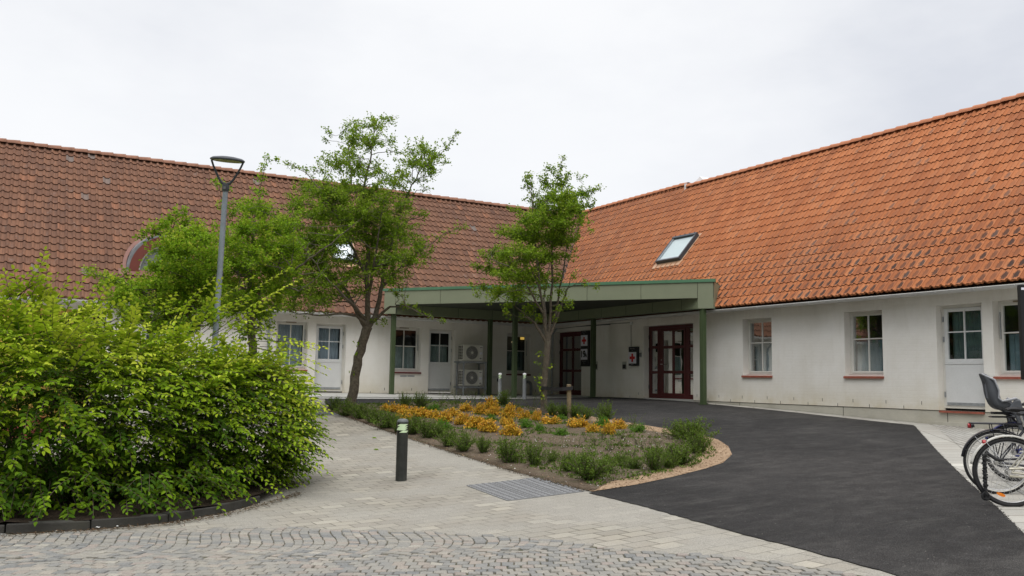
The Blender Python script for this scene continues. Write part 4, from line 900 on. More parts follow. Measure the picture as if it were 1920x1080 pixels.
def wall_box(px0, px1, py0, py1, label, name, cat, mat='black_paint', back=None, d=.05):
    y1, y0 = yR(px0,(py0+py1)/2), yR(px1,(py0+py1)/2); z1, z0 = zR(px0,py0), zR(px0,py1); t = thing(name, label, cat, (A,(y0+y1)/2,z0))
    m = MB(); m.bx(A-d, A-.012, y0, y1, z0, z1); m.build('housing', M[mat], t, bevel=.006)
    if back: m = MB(); m.bx(A-.012, A-.001, y0-.02, y1+.06, z0-.03, z1+.09); m.build('back_plate', M[back], t)
wall_box(1169.5,1174,683.5,691,'dark call box on a pale plate between the corner door and the small cross sign','call_box','call box',back='concrete')
wall_box(1115.5,1120,683,691.5,'dark call box peeping out behind the canopy post by the corner door','call_box','call box',back='concrete')
wall_box(1200.3,1203.8,661.5,669,'small pale key box right of the smaller cross sign','key_box','key box','plastic_grey','white_frame',.04)

# pipes, vents and cooling units on the left wing
def ypt(px, py, o=0): p = onY(px, py, B+o); return (float(p[0]), B+o, float(p[2]))
pc = ypt(995,740,-.25); m = MB(); r = .135; xq = pc[0]; m.tube([(xq+.01,B-.25,-.03),(xq+.01,B-.25,.30)]+[(xq+.01-r+math.cos(t)*r,B-.25,.30+math.sin(t)*r) for t in np.linspace(0,math.pi,10)][1:]+[(xq+.01-2*r,B-.25,.22)], .05, 12)
tag(m.build('vent_pipe', M['plastic_grey'], smooth=True), 'grey bent vent pipe rising from the apron below the shaded window', 'pipe')
m = MB(); a1_, a2_, a3_ = ypt(742,705), ypt(776,705), ypt(758,708)
for u0, u1 in ((742.5,754.5),(756,769)): p, q_ = ypt(u0+8,703.5), ypt(u1+8,706.5); m.bx(p[0],q_[0],B-.008,B-.001,q_[2],p[2])
tag(m.build('air_grille', M['zinc']), 'pair of narrow grey air grilles under the window left of the glazed door', 'air grille')
m = MB(); p, q_ = ypt(907,704.5), ypt(931,708); m.bx(p[0],q_[0],B-.06,B-.001,q_[2],p[2]); m.bx(p[0]+.0,q_[0],B-.045,B-.0611,q_[2]-.03,q_[2]-.012)
tag(m.build('cable_duct', M['white_frame']), 'pale cable duct running along the wall right of the cooling units', 'duct')
m = MB(); p, q_ = ypt(931.8,709), ypt(934,715.5); m.bx(p[0],q_[0],B-.07,B-.001,q_[2],p[2]); tag(m.build('socket_box', M['black_paint']), 'small black socket box on the wall behind the left silver bollard', 'socket')
def ac_unit(px0, px1, py0, py1, label):
    o = -.20; x0, x1 = float(onY(px0,py1,B-.55)[0]), float(onY(px1,py1,B-.55)[0]); z1, z0 = float(onY(px0,py0,B-.55)[2]), float(onY(px0,py1,B-.55)[2]); y0, y1 = B-.55, B-.20
    t = thing('cooling_unit', label, 'cooling unit', ((x0+x1)/2,(y0+y1)/2,z0), 'cooling units stacked on a steel rack'); w = x1-x0; h = z1-z0
    m = MB(); m.bx(x0,x1,y0,y1,z0,z1); m.build('casing', M['ac_body'], t, bevel=.012)
    cx, cz, R = x0+w*.44, (z0+z1)/2, h*.41
    m = MB(); m.add([(cx+math.cos(2*math.pi*k/28)*R, y0-.003, cz+math.sin(2*math.pi*k/28)*R) for k in range(28)], [tuple(range(28))]); m.build('fan_opening', M['ac_fan'], t)
    m = MB()
    for rr in (.3,.5,.7,.88,1.0): m.torus((cx,y0-.014,cz), R*rr, .0035, .003, seg=28, cs=4)
    for k in range(28): q = 2*math.pi*k/28; m.bar((cx+math.cos(q)*R*.15,y0-.012,cz+math.sin(q)*R*.15),(cx+math.cos(q+.25)*R,y0-.012,cz+math.sin(q+.25)*R),.004,.004,(0,1,0))
    m.build('fan_grille', M['ac_grille'], t)
    m = MB(); m.add([(cx+math.cos(2*math.pi*k/16)*R*.2, y0-.018, cz+math.sin(2*math.pi*k/16)*R*.2) for k in range(16)], [tuple(range(16))]); m.build('hub', M['ac_body'], t)
    m = MB(); m.bx(x0+w*.79,x1-.01,y0-.008,y0-.001,z0+h*.08,z1-h*.08); m.build('service_panel', M['white_frame'], t)
    m = MB(); m.bx(x0+w*.83,x1-.03,y0-.011,y0-.0085,z1-h*.19,z1-h*.14); m.bx(x0+w*.83,x1-.06,y0-.011,y0-.0085,z0+h*.12,z0+h*.2); m.build('label', M['plastic_grey'], t)
    m = MB(); m.bx(x0+w*.82,x1-.03,y0-.011,y0-.0085,z0+h*.4,z0+h*.54); m.build('sticker', M['sign_white'], t)
    m = MB()
    for k in range(9):
        for j in range(3): m.bx(x0-.004,x0-.001,y0+.03+j*.11,y0+.11+j*.11,z0+.05+k*(h-.08)/9,z0+.05+k*(h-.08)/9+(h-.08)/9*.7)
    m.build('side_slot', M['dark_gap'], t)
ac_unit(868,905.5,645.5,676,'upper of the two white cooling units on the steel rack'); ac_unit(868,904.5,693,723,'lower of the two white cooling units on the steel rack')
rk = thing('steel_rack', 'two-tier grey steel rack carrying the cooling units against the wall', 'rack', (float(onY(886,740,B-.4)[0]), B-.4, 0))
x0, x1 = float(onY(862,740,B-.5)[0]), float(onY(910,740,B-.5)[0]); za, zb = float(onY(885,677.5,B-.55)[2]), float(onY(885,724.5,B-.55)[2])
for x in (x0+.07, x1-.05):
    for y in (B-.60, B-.12): m = MB(); m.bx(x-.022,x+.022,y-.022,y+.022,-.03,za+(.0)); m.build('leg', M['zinc'], rk)
for z in (za, zb):
    m = MB()
    for y in (B-.60+.045, B-.12-.045): m.bx(x0-.06,x1+.07,y-.02,y+.02,z-.05,z-.004)
    for x in (x0+.07+.045, x1-.05-.045): m.bx(x-.018,x+.018,B-.70,B-.05,z-.045-.03,z-.051)
    m.build('rail', M['zinc'], rk)
# pendant lamp inside the shaded window
def emis(name, col, s):
    m, nt, bs, out = new_mat(name); bs.inputs['Base Color'].default_value = col+(1,); bs.inputs['Emission Color'].default_value = col+(1,); bs.inputs['Emission Strength'].default_value = s; return m
M['warm_light'] = emis('warm_light', (1,.62,.12), .55); M['warm_bright'] = emis('warm_bright', (1,.75,.4), 1.6)
lp = thing('ceiling_light', 'warm yellow ceiling light seen through the shaded window', 'lamp', (float(onY(979,633,B+.8)[0]), B+.8, 1.8))
m = MB(); a1_, a2_ = onY(976,629.5,B+.85), onY(984.5,637,B+.85); m.bx(a1_[0],a2_[0],B+.84,B+.86,a2_[2],a1_[2]); m.build('diffuser', M['warm_light'], lp)
m = MB(); a1_ = onY(960.5,642,B+.85); m.lathe([(.05,0),(.02,.06)], (a1_[0],B+.8,a1_[2]), 12); m.build('shade', M['warm_bright'], lp)

# ------------------------------------------------------------------ bollards
def bollard(c, h, r, label, body, bandpat, group=None, cap='bollard_cap'):
    z = gz(c[0], c[1]); t = thing('bollard', label, 'bollard', (c[0], c[1], z), group)
    m = MB(); m.lathe([(r,-.15),(r,h-.065),(r*1.03,h-.062),(r*1.03,h-.05),(r*.98,h-.04)], seg=32); m.build('tube', M[body], t, world=False, smooth=True)
    m = MB(); m.lathe([(r*1.03,h-.05),(r*1.0,h-.032),(r*.8,h-.012),(r*.45,h-.002),(.002,h)], seg=32); m.build('cap', M[cap], t, world=False, smooth=True)
    # reflective band with slanting black and pale shapes
    z1, z0 = h-(.075 if r > .07 else .05), h-(.205 if r > .07 else .165); H_ = z1-z0; R = r+.0015
    m = MB(); m.lathe([(R,z0),(R,z1)], seg=48, caps=False); m.build('reflective_band', M['tape_black'], t, world=False, smooth=True)
    m = MB(); ang0 = math.atan2(-c[1], -c[0]); R2 = R+.001
    def patch(u0l, u0r, v0, u1l, u1r, v1):            # parallelogram: u across the visible face -1..1, v 0..1 up
        n = 12; nv = 8; vs = []
        for j in range(nv+1):
            w = j/nv; ul, ur, v = u0l+(u1l-u0l)*w, u0r+(u1r-u0r)*w, v0+(v1-v0)*w
            for k in range(n+1):
                u = ul+(ur-ul)*k/n; a = ang0+u*1.35; vs.append((math.cos(a)*R2, math.sin(a)*R2, z0+H_*v))
        m.add(vs, [(j*(n+1)+k,j*(n+1)+k+1,(j+1)*(n+1)+k+1,(j+1)*(n+1)+k) for j in range(nv) for k in range(n)])
    for q in bandpat:
        patch(*q)
    m.build('reflector', M['reflector_pale'], t, world=False, smooth=True)
cb_ = G(752, 901); bp = [(-.75,.35,.01,-.2,.95,.25),(-.9,.15,.27,-.2,.95,.48),(-.9,.95,.26,-.9,.95,.27),(-.85,.3,.50,-.35,.75,.72),(-.9,.2,.74,-.3,.8,.99)]
bp = [(-.45,.55,.02,.05,1.0,.26),(-1.05,.25,.28,-.8,.8,.50),(-.85,.35,.50,-.35,.85,.74),(-.9,.3,.74,-.35,.9,.99)]
bollard((float(cb_[0]), float(cb_[1])), .90, .083, 'black steel bollard with a pale zigzag reflective band on the paving in front', 'bollard_black', bp)
bs_ = [(-.9,.0,.02,.1,1,.36),(-1,-.2,.36,-.1,.9,.70),(-.9,.3,.74,-.4,.95,.99)]
for px, py, ph, lab in ((937,747.5,48,'left of the two silver bollards under the canopy edge'),(983,749,49.5,'right of the two silver bollards, beside the bent vent pipe')):
    g = G(px, py); dep = (g-CAM)@FW; bollard((float(g[0]), float(g[1])), float(ph*dep/F), .055, lab, 'zinc', bs_, 'galvanised bollards under the canopy', 'white_plain')

# ------------------------------------------------------------------ street lamp behind the hedge
top = at(427, 296, 15.9); ax = at(405, 612, 15.95); dirv = Vector(top-ax).normalized(); base = Vector(top)-dirv*((top[2]-gz(top[0],top[1]))/dirv.z)
lm = thing('street_lamp', 'grey steel street lamp with a round flat head rising behind the hedge', 'street lamp', base)
Rm = Vector((0,0,1)).rotation_difference(dirv).to_matrix().to_4x4(); Lp = (Vector(top)-base).length
def place(o, Mx): o.data.transform(Mx); return o
hh = Lp-.46
m = MB(); m.lathe([(.075,0),(.075,.9),(.055,.95),(.046,hh-.12)], seg=24); place(m.build('pole', M['steel_pole'], lm, world=False, smooth=True), Rm)
lat = Vector(LAT)
m = MB(); m.lathe([(.056,hh-.14),(.06,hh-.13),(.062,hh-.02),(.05,hh)], seg=20); place(m.build('collar', M['dark_metal'], lm, world=False, smooth=True), Rm)
m = MB(); m.bx(-.022,.022,-.0645,-.0625,hh-.10,hh-.055); place(place(m.build('badge', M['plastic_grey'], lm, world=False), Matrix.Rotation(-AZ,4,'Z')), Rm)
m = MB()
for s in (-1,1):
    pts = [Vector((0,0,hh-.01))+lat*s*x+Vector((0,0,z)) for x, z in ((.02,0),(.07,.015),(.13,.09),(.19,.20),(.245,.31),(.285,.41))]
    m.tube(pts, [.028,.026,.022,.020,.018,.018], 8)
place(m.build('fork', M['dark_metal'], lm, world=False, smooth=True), Rm)
dz0 = hh+.40
m = MB(); m.lathe([(.285,dz0),(.300,dz0+.012),(.298,dz0+.03),(.26,dz0+.055),(.15,dz0+.075),(.01,dz0+.085)], seg=40); m.lathe([(.285,dz0),(.262,dz0+.003)], seg=40, caps=False); place(m.build('head', M['dark_metal'], lm, world=False, smooth=True), Rm)
m = MB(); m.lathe([(.262,dz0+.002),(.20,dz0-.004),(.19,dz0-.004)], seg=40, caps=False); place(m.build('diffuser_rim', M['opal_rim'], lm, world=False, smooth=True), Rm)
m = MB(); m.add([(math.cos(2*math.pi*k/40)*(.192+.012*math.cos(6*2*math.pi*k/40)), math.sin(2*math.pi*k/40)*(.192+.012*math.cos(6*2*math.pi*k/40)), dz0-.006) for k in range(40)], [tuple(range(40))]); place(m.build('diffuser', M['opal'], lm, world=False), Rm)

# ------------------------------------------------------------------ bicycles at the right edge
def wheel(parent, x, R, tyre, side, rim, blk, refl, spokes=32, name='wheel', turn=0):
    m = MB(); rr = .021; m.torus((x,0,R), R-rr, rr, .020, seg=56, cs=10); w = m.build(name, M[tyre], parent, world=False, smooth=True)
    if side: m = MB(); m.torus((x,0,R), R-rr*1.55, .0125, .0215, seg=56, cs=8); m.build('sidewall', M[side], w, world=False, smooth=True)
    m = MB(); m.torus((x,0,R), R-.047, .006, .013, seg=56, cs=8); m.build('rim', M[rim], w, world=False, smooth=True)
    m = MB(); m.tube([(x,-.05,R),(x,.05,R)], .020, 12); m.tube([(x,-.06,R),(x,-.045,R)], .034, 14); m.tube([(x,.06,R),(x,.045,R)], .034, 14); m.build('hub', M['chrome'], w, world=False, smooth=True)
    m = MB()
    for k in range(spokes):
        t = 2*math.pi*k/spokes+turn; s = -1 if k % 2 else 1; q = t+(.9 if (k//2) % 2 else -.9)
        m.tube([(x+math.cos(q)*.030, s*.042, R+math.sin(q)*.030),(x+math.cos(t)*(R-.055), 0, R+math.sin(t)*(R-.055))], .0016, 4, caps=False)
    m.build('spoke', M['rim_silver'], w, world=False)
    m = MB()
    for t in refl:
        c = Vector((x+math.cos(t)*(R*.70),-.012,R+math.sin(t)*(R*.70))); d = Vector((-math.sin(t),0,math.cos(t))); n = Vector((math.cos(t),0,math.sin(t)))
        vs = [c+d*math.cos(q)*.042+n*math.sin(q)*.017+Vector((0,y,0)) for y in (0,.012) for q in [2*math.pi*j/14 for j in range(14)]]
        m.add(vs, [(j,(j+1)%14,14+(j+1)%14,14+j) for j in range(14)]+[tuple(range(13,-1,-1)),tuple(range(14,28))])
    if refl: m.build('reflector', M['amber'], w, world=False)
    return w
def bicycle(px, py, label, yaw, fm, tyre, side, fender, R=.345, rack=True, seat=False, lock=False, refl=(), f0=.15, f1=2.9, tail=True, rackmat='frame_black', turn=0):
    g = G(px, py); t = thing('bicycle', label, 'bicycle', g, 'bicycles parked at the right', (0,0,yaw)); z = M[fm]
    wheel(t, 0, R, tyre, side, 'rim_silver', None, refl, turn=turn); wheel(t, 1.09, R, tyre, side, 'rim_silver', None, refl, turn=turn)
    m = MB(); bb = (.46,0,.29); st = (.27,0,.74); hd_t = (.88,0,.86); hd_b = (.92,0,.70)
    m.tube([bb, st], .016, 10); m.tube([hd_b, hd_t], .019, 10); m.tube([bb,(.62,0,.36),(.80,0,.56),hd_b], .019, 10); m.tube([(.385,0,.47),(.60,0,.50),(.80,0,.64),(.885,0,.80)], .014, 10)
    for s in (-1,1):
        m.tube([(0,s*.066,R),(.22,s*.055,R-.02),(bb[0],s*.03,bb[2])], [.010,.011,.012], 8); m.tube([(0,s*.066,R),(.27,s*.022,.70)], .009, 8)
        m.tube([(.925,s*.03,.68),(.97,s*.055,.60),(1.09,s*.055,R)], [.014,.013,.009], 8)
    m.tube([bb[0:1]+(-.05,)+bb[2:3], bb[0:1]+(.05,)+bb[2:3]], .026, 12); m.build('frame', z, t, world=False, smooth=True)
    for c in (0, 1.09):
        m = MB(); n = 26; ta, tb = (f0, f1) if c == 0 else (.5, 2.75); vs = []
        for k in range(n+1):
            q = ta+(tb-ta)*k/n
            for yy, rr in ((-.029,R+.006),(-.022,R+.018),(0,R+.023),(.022,R+.018),(.029,R+.006)): vs.append((c+math.cos(q)*rr, yy, R+math.sin(q)*rr))
        m.add(vs, [(k*5+j,k*5+j+1,(k+1)*5+j+1,(k+1)*5+j) for k in range(n) for j in range(4)]); fo = m.build('mudguard', M[fender], t, world=False, smooth=True); so = fo.modifiers.new('thickness','SOLIDIFY'); so.thickness = .003
        m = MB()
        for q in ((tb-.25, tb-.75) if c == 0 else (2.5,)):
            for s in (-1,1): m.tube([(c,s*.06,R),(c+math.cos(q)*(R+.01),s*.03,R+math.sin(q)*(R+.01))], .0026, 5)
        m.build('stay', M['chrome'], t, world=False)
    m = MB(); m.tube([(.27,0,.74),(.235,0,.90)], .0125, 10); m.build('seat_post', M['chrome'], t, world=False, smooth=True)
    # saddle: lofted
    m = MB(); secs = [(.10,.085,.93,.02),(.13,.105,.945,.03),(.20,.10,.95,.045),(.27,.06,.945,.045),(.34,.028,.945,.035),(.39,.016,.935,.02)]; vs = []
    for x_, w_, z_, h_ in secs:
        for k in range(10):
            q = 2*math.pi*k/10; vs.append((x_, math.cos(q)*w_, z_-h_*.4+math.sin(q)*h_*(.5 if math.sin(q) > 0 else .9)))
    m.add(vs, [(i*10+k,i*10+(k+1)%10,(i+1)*10+(k+1)%10,(i+1)*10+k) for i in range(5) for k in range(10)]+[tuple(range(9,-1,-1)),tuple(range(50,60))]); m.build('saddle', M['rubber'], t, world=False, smooth=True)
    m = MB(); m.tube([(.88,0,.86),(.86,0,1.0)], .013, 8); m.tube([(.72,-.29,.98),(.78,-.28,1.02),(.86,-.15,1.04),(.86,.15,1.04),(.78,.28,1.02),(.72,.29,.98)], .011, 8); m.build('handlebar', M['chrome'], t, world=False, smooth=True)
    m = MB()
    for s in (-1,1): m.tube([(.70,s*.292,.975),(.59,s*.295,.95)], .016, 10)
    m.build('grip', M['rubber'], t, world=False, smooth=True)
    m = MB(); m.torus((.46,-.045,.29), .085, .008, .003, seg=24, cs=6); m.bar((.46,-.06,.29),(.55,-.065,.17),.018,.01); m.bar((.46,.06,.29),(.37,.065,.41),.018,.01); m.bx(.50,.60,-.14,-.07,.155,.175); m.bx(.32,.42,.07,.14,.40,.42); m.build('crank', M['chrome'], t, world=False)
    m = MB(); m.tube([(-.02,-.062,R+.035),(.2,-.062,R+.05),(.46,-.062,.39)], .012, 6); m.tube([(-.02,-.062,R-.035),(.2,-.062,R-.05),(.46,-.062,.19)], .012, 6); m.build('chain_guard', z, t, world=False, smooth=True)
    if rack:
        m = MB(); zr_ = 2*R+.075
        for s in (-1,0,1): m.tube([(-.26,s*.055,zr_),(.24,s*.05,zr_+.005)], .010, 6)
        for x_ in (-.26,-.12,.05,.2): m.tube([(x_,-.06,zr_),(x_,.06,zr_)], .008, 6)
        for s in (-1,1): m.tube([(0,s*.072,R),(-.06,s*.062,zr_)], .005, 6); m.tube([(0,s*.072,R),(.10,s*.062,zr_)], .005, 6)
        m.build('rack', M[rackmat], t, world=False)
    if tail:
        m = MB(); xq, zq = (-.285, 2*R+.045) if rack else (-.24, 2*R-.06); m.tube([(xq,0,zq),(xq+.03,0,zq)], [.026,.026], 12); m.build('tail_light', M['tail_red'], t, world=False, smooth=True)
        m = MB(); m.tube([(xq+.031,0,zq),(xq+.065,0,zq+.005)], [.027,.018], 12); m.build('lamp_housing', M['frame_black'], t, world=False, smooth=True)
    if lock:
        m = MB(); pts = []
        random.seed(5)
        for k in range(26):
            q = k/25; pts.append((-.235+.004*math.sin(k*1.9), -.035+.004*math.cos(k*1.3), .52-.44*q if q < .8 else .52-.44*.8-.02*(k-20)))
        for a, b in zip(pts[:-1:1], pts[1::1]):
            m.bar(a, b, .036 if int(a[2]*60) % 2 else .026, .034)
        m.torus((-.235,-.035,.10), .032, .012, .011, seg=16, cs=6); m.tube([(-.25,-.04,.50),(-.20,-.04,.52),(-.13,-.04,.47),(-.06,-.04,.46)], .017, 8); m.build('chain_lock', M['rubber'], t, world=False)
    if seat: child_seat(t)
    return t
def child_seat(t):
    # shell lofted along the back and the bottom of the seat; x forward, z up (child faces forward)
    path = [(-.225,1.375,.075,.03),(-.20,1.33,.115,.06),(-.17,1.25,.135,.11),(-.165,1.16,.140,.12),(-.15,1.08,.135,.10),(-.125,1.01,.140,.10),(-.09,.955,.150,.13),(-.03,.925,.155,.14),(.04,.925,.155,.12),(.10,.935,.150,.06)]
    m = MB(); vs = []; K = 13
    for i, (x, z, w, d) in enumerate(path):
        a = path[max(0,i-1)]; b = path[min(len(path)-1,i+1)]; tx, tz = b[0]-a[0], b[1]-a[1]; L = math.hypot(tx,tz); nx, nz = -tz/L, tx/L   # toward the child
        for k in range(K):
            u = (k/(K-1))*2-1; au = abs(u)
            y = math.copysign(min(1, au/.72)**.9*w, u); dd = d*max(0,(au-.55)/.45)**1.2
            vs.append((x+nx*dd, y, z+nz*dd))
    fs = [(i*K+k,i*K+k+1,(i+1)*K+k+1,(i+1)*K+k) for i in range(len(path)-1) for k in range(K-1) if not (i in (2,3) and k in (5,6)) ]
    m.add(vs, fs); s = m.build('child_seat', M['seat_grey'], t, world=False, smooth=True, angle=80); s['label'] = 'grey plastic child seat'; s.location = (-.14, 0, -.05); s.scale = (1,1,.97)
    so = s.modifiers.new('thickness','SOLIDIFY'); so.thickness = .014; su = s.modifiers.new('subdivision','SUBSURF'); su.levels = su.render_levels = 1
    m = MB(); m.tube([(-.215,-.07,1.37),(-.10,-.15,1.30),(-.06,-.16,1.17),(-.065,-.155,1.08),(-.03,-.165,1.04),(.02,-.17,1.05),(.12,-.17,1.075),(.155,-.165,1.05),(.165,-.16,.98)], [.012,.012,.010,.010,.012,.016,.018,.018,.014], 8)
    m.tube([(.12,.17,1.075),(.155,.165,1.05),(.165,.16,.98)], .018, 8); m.build('armrest', M['seat_edge'], s, world=False, smooth=True)
    for sy in (-1,1):
        m = MB(); a = [(.02,.93),(.10,1.055),(.165,1.06),(.185,.98),(.20,.86),(.205,.76),(.24,.74),(.24,.69),(.14,.69),(.125,.78),(.10,.88)]
        m.add([(x, sy*.145, z) for x, z in a]+[(x, sy*.19, z) for x, z in a], [tuple(range(10,-1,-1)),tuple(range(11,22))]+[(i,(i+1)%11,11+(i+1)%11,11+i) for i in range(11)]); m.build('leg_guard', M['seat_grey'], s, world=False, bevel=.012)
    m = MB(); m.bar((-.05,-.02,1.25),(.0,-.05,1.0),.02,.006); m.bar((-.05,.02,1.25),(.0,.05,1.0),.02,.006); m.bar((-.10,-.195,.99),(.03,-.195,.92),.012,.004); m.build('strap', M['tape_black'], s, world=False)
    m = MB(); m.tube([(-.05,-.03,.90),(.10,-.03,.86),(.26,-.02,.66)], .008, 6); m.tube([(-.05,.03,.90),(.10,.03,.86),(.26,.02,.66)], .008, 6); m.bx(-.10,.14,-.06,.06,.875,.905); m.build('carrier', M['frame_black'], s, world=False)
YAW = math.radians(-44)
bicycle(1896, 951, 'cream bicycle with black tyres and a chain lock on its rear wheel, nearest', YAW, 'frame_cream', 'rubber', None, 'tyre_white', refl=(-1.95,.35+.0), rack=False, lock=True, f0=.6, f1=2.95, tail=True, turn=.1)
bicycle(1873, 927, 'black bicycle with white-walled tyres and a bare black rack, in the middle', YAW-.05, 'frame_black', 'rubber', 'tyre_white', 'frame_black', refl=(), f0=.6, f1=3.0, turn=.3)
bicycle(1906, 903, 'blue bicycle carrying a grey child seat, farthest of the bicycles', YAW+.03, 'frame_blue', 'rubber', None, 'frame_blue', refl=(2.2,), seat=True, tail=False, f0=.6, f1=2.7)
# black notice board cut by the right edge of the picture
d0 = 9.6; a_, b_ = at(1912.0,533,d0), at(1918.3,712,d0); nb = thing('notice_board', 'black notice board cut by the right edge of the picture', 'notice board', (b_[0]+LAT[0]*.35, b_[1]+LAT[1]*.35, gz(b_[0]+LAT[0]*.35, b_[1]+LAT[1]*.35)))
m = MB(); wv = Vector(LAT); fv = Vector(FWH); ul = Vector(a_); c0 = ul; zt, zb_ = a_[2], b_[2]
vs = []
for z in (zb_, zt):
    for s, f in ((0,0),(.7,0),(.7,.06),(0,.06)): q = Vector((a_[0],a_[1],z))+wv*s+fv*f; vs.append(q)
m.add(vs, [(0,3,2,1),(4,5,6,7),(0,1,5,4),(1,2,6,5),(2,3,7,6),(3,0,4,7)]); m.build('board', M['black_paint'], nb, bevel=.008)
m = MB(); q0 = Vector((a_[0],a_[1],zt-.035))+wv*.012-fv*.003; m.quad(q0, q0+wv*.12, q0+wv*.12+Vector((0,0,-.025)), q0+Vector((0,0,-.025))); m.build('label', M['sign_white'], nb)
m = MB(); bpz = wloc(nb); m.bx(bpz.x-.03,bpz.x+.03,bpz.y-.03,bpz.y+.03,bpz.z-.1,zb_+.02); m.build('post', M['dark_metal'], nb)
# rusty yellow container behind the hedge
ct = thing('steel_container', 'rusty yellow steel container with a red base half hidden behind the hedge', 'container', tuple(at(10, 640, 15.5)[:2])+(gz(*at(10,640,15.5)[:2]),))
o = Vector(wloc(ct)); zt = float(at(30, 569, 15.5)[2]); e1 = at(66, 640, 15.5)
ln = 3.6; m = MB(); ex = Vector((e1[0],e1[1],0)); k = 0
while k < 14:
    a = ex-wv*(k*.25); b = a-wv*.25; f_ = .05 if k % 2 else 0
    for z0_, z1_ in ((o.z+.42, zt-.12),): m.add([a+fv*f_+Vector((0,0,z0_)), b+fv*f_+Vector((0,0,z0_)), b+fv*f_+Vector((0,0,z1_)), a+fv*f_+Vector((0,0,z1_)), a+fv*(.05-f_)+Vector((0,0,z0_)), a+fv*(.05-f_)+Vector((0,0,z1_))], [(0,1,2,3),(0,3,5,4)])
    k += 1
for s, f in ((0,0),):
    q = [ex+Vector((0,0,o.z+.42)), ex+fv*2+Vector((0,0,o.z+.42)), ex+fv*2+Vector((0,0,zt-.12)), ex+Vector((0,0,zt-.12))]; m.add(q, [(0,1,2,3)])
m.build('side_wall', M['rust_yellow'], ct)
def obox(mb, s0, s1, f0, f1, z0, z1): mb.add([ex-wv*s+fv*f+Vector((0,0,z)) for z in (z0,z1) for s, f in ((s0,f0),(s1,f0),(s1,f1),(s0,f1))], [(0,3,2,1),(4,5,6,7),(0,1,5,4),(1,2,6,5),(2,3,7,6),(3,0,4,7)])
m = MB(); obox(m,-.03,ln,-.03,2.03,zt-.12,zt); m.build('top_rail', M['rust_yellow'], ct); m = MB(); obox(m,-.03,ln,-.04,2.04,o.z+.02,o.z+.42); m.build('base_rail', M['brick_red'], ct)
# ------------------------------------------------------------------ vegetation
def norm(v): return v/np.maximum(np.linalg.norm(v, axis=-1, keepdims=True), 1e-9)
def leaf_mesh(name, pos, dr, nm, ln, wd, col, shape='hedge', fold=.25):
    # pos, dr (towards the tip), nm (upper face normal): (n,3); ln, wd, col: (n,)
    dr = norm(dr); sd = norm(np.cross(dr, nm)); nm = np.cross(sd, dr); L = ln[:,None]; Wd = wd[:,None]
    if shape == 'hedge':
        tip = pos+dr*L-nm*L*.12
        p = [pos, pos+dr*L*.30+sd*Wd*.46+nm*Wd*fold, pos+dr*L*.68+sd*Wd*.40+nm*Wd*fold*.8, tip, pos+dr*L*.68-sd*Wd*.40+nm*Wd*fold*.8, pos+dr*L*.30-sd*Wd*.46+nm*Wd*fold]
        fs = [(0,3,2,1),(0,5,4,3)]; fs = [(0,1,2,3),(0,3,4,5)]; k = 6
    else:
        p = [pos, pos+dr*L*.5+sd*Wd*.5+nm*Wd*fold, pos+dr*L, pos+dr*L*.5-sd*Wd*.5+nm*Wd*fold]; fs = [(0,1,2),(0,2,3)]; k = 4
    n = len(pos); V = np.stack(p, 1).reshape(-1, 3); f = (np.array(fs)[None]+(np.arange(n)*k)[:,None,None]).reshape(-1, len(fs[0]))
    me = bpy.data.meshes.new(name); nf, c = f.shape
    me.vertices.add(len(V)); me.vertices.foreach_set('co', V.astype(np.float32).ravel()); me.loops.add(nf*c); me.loops.foreach_set('vertex_index', f.astype(np.int32).ravel())
    me.polygons.add(nf); me.polygons.foreach_set('loop_start', (np.arange(nf)*c).astype(np.int32)); me.polygons.foreach_set('loop_total', np.full(nf, c, np.int32)); me.update(calc_edges=True)
    ca = me.color_attributes.new('Col','FLOAT_COLOR','POINT'); cc = np.clip(col, 0, 1); cc = np.repeat(np.stack([cc,cc,cc,np.ones(n)],1), k, 0); ca.data.foreach_set('color', cc.astype(np.float32).ravel()); return me
def rand_dir(n): return norm(RNG.normal(size=(n,3)))

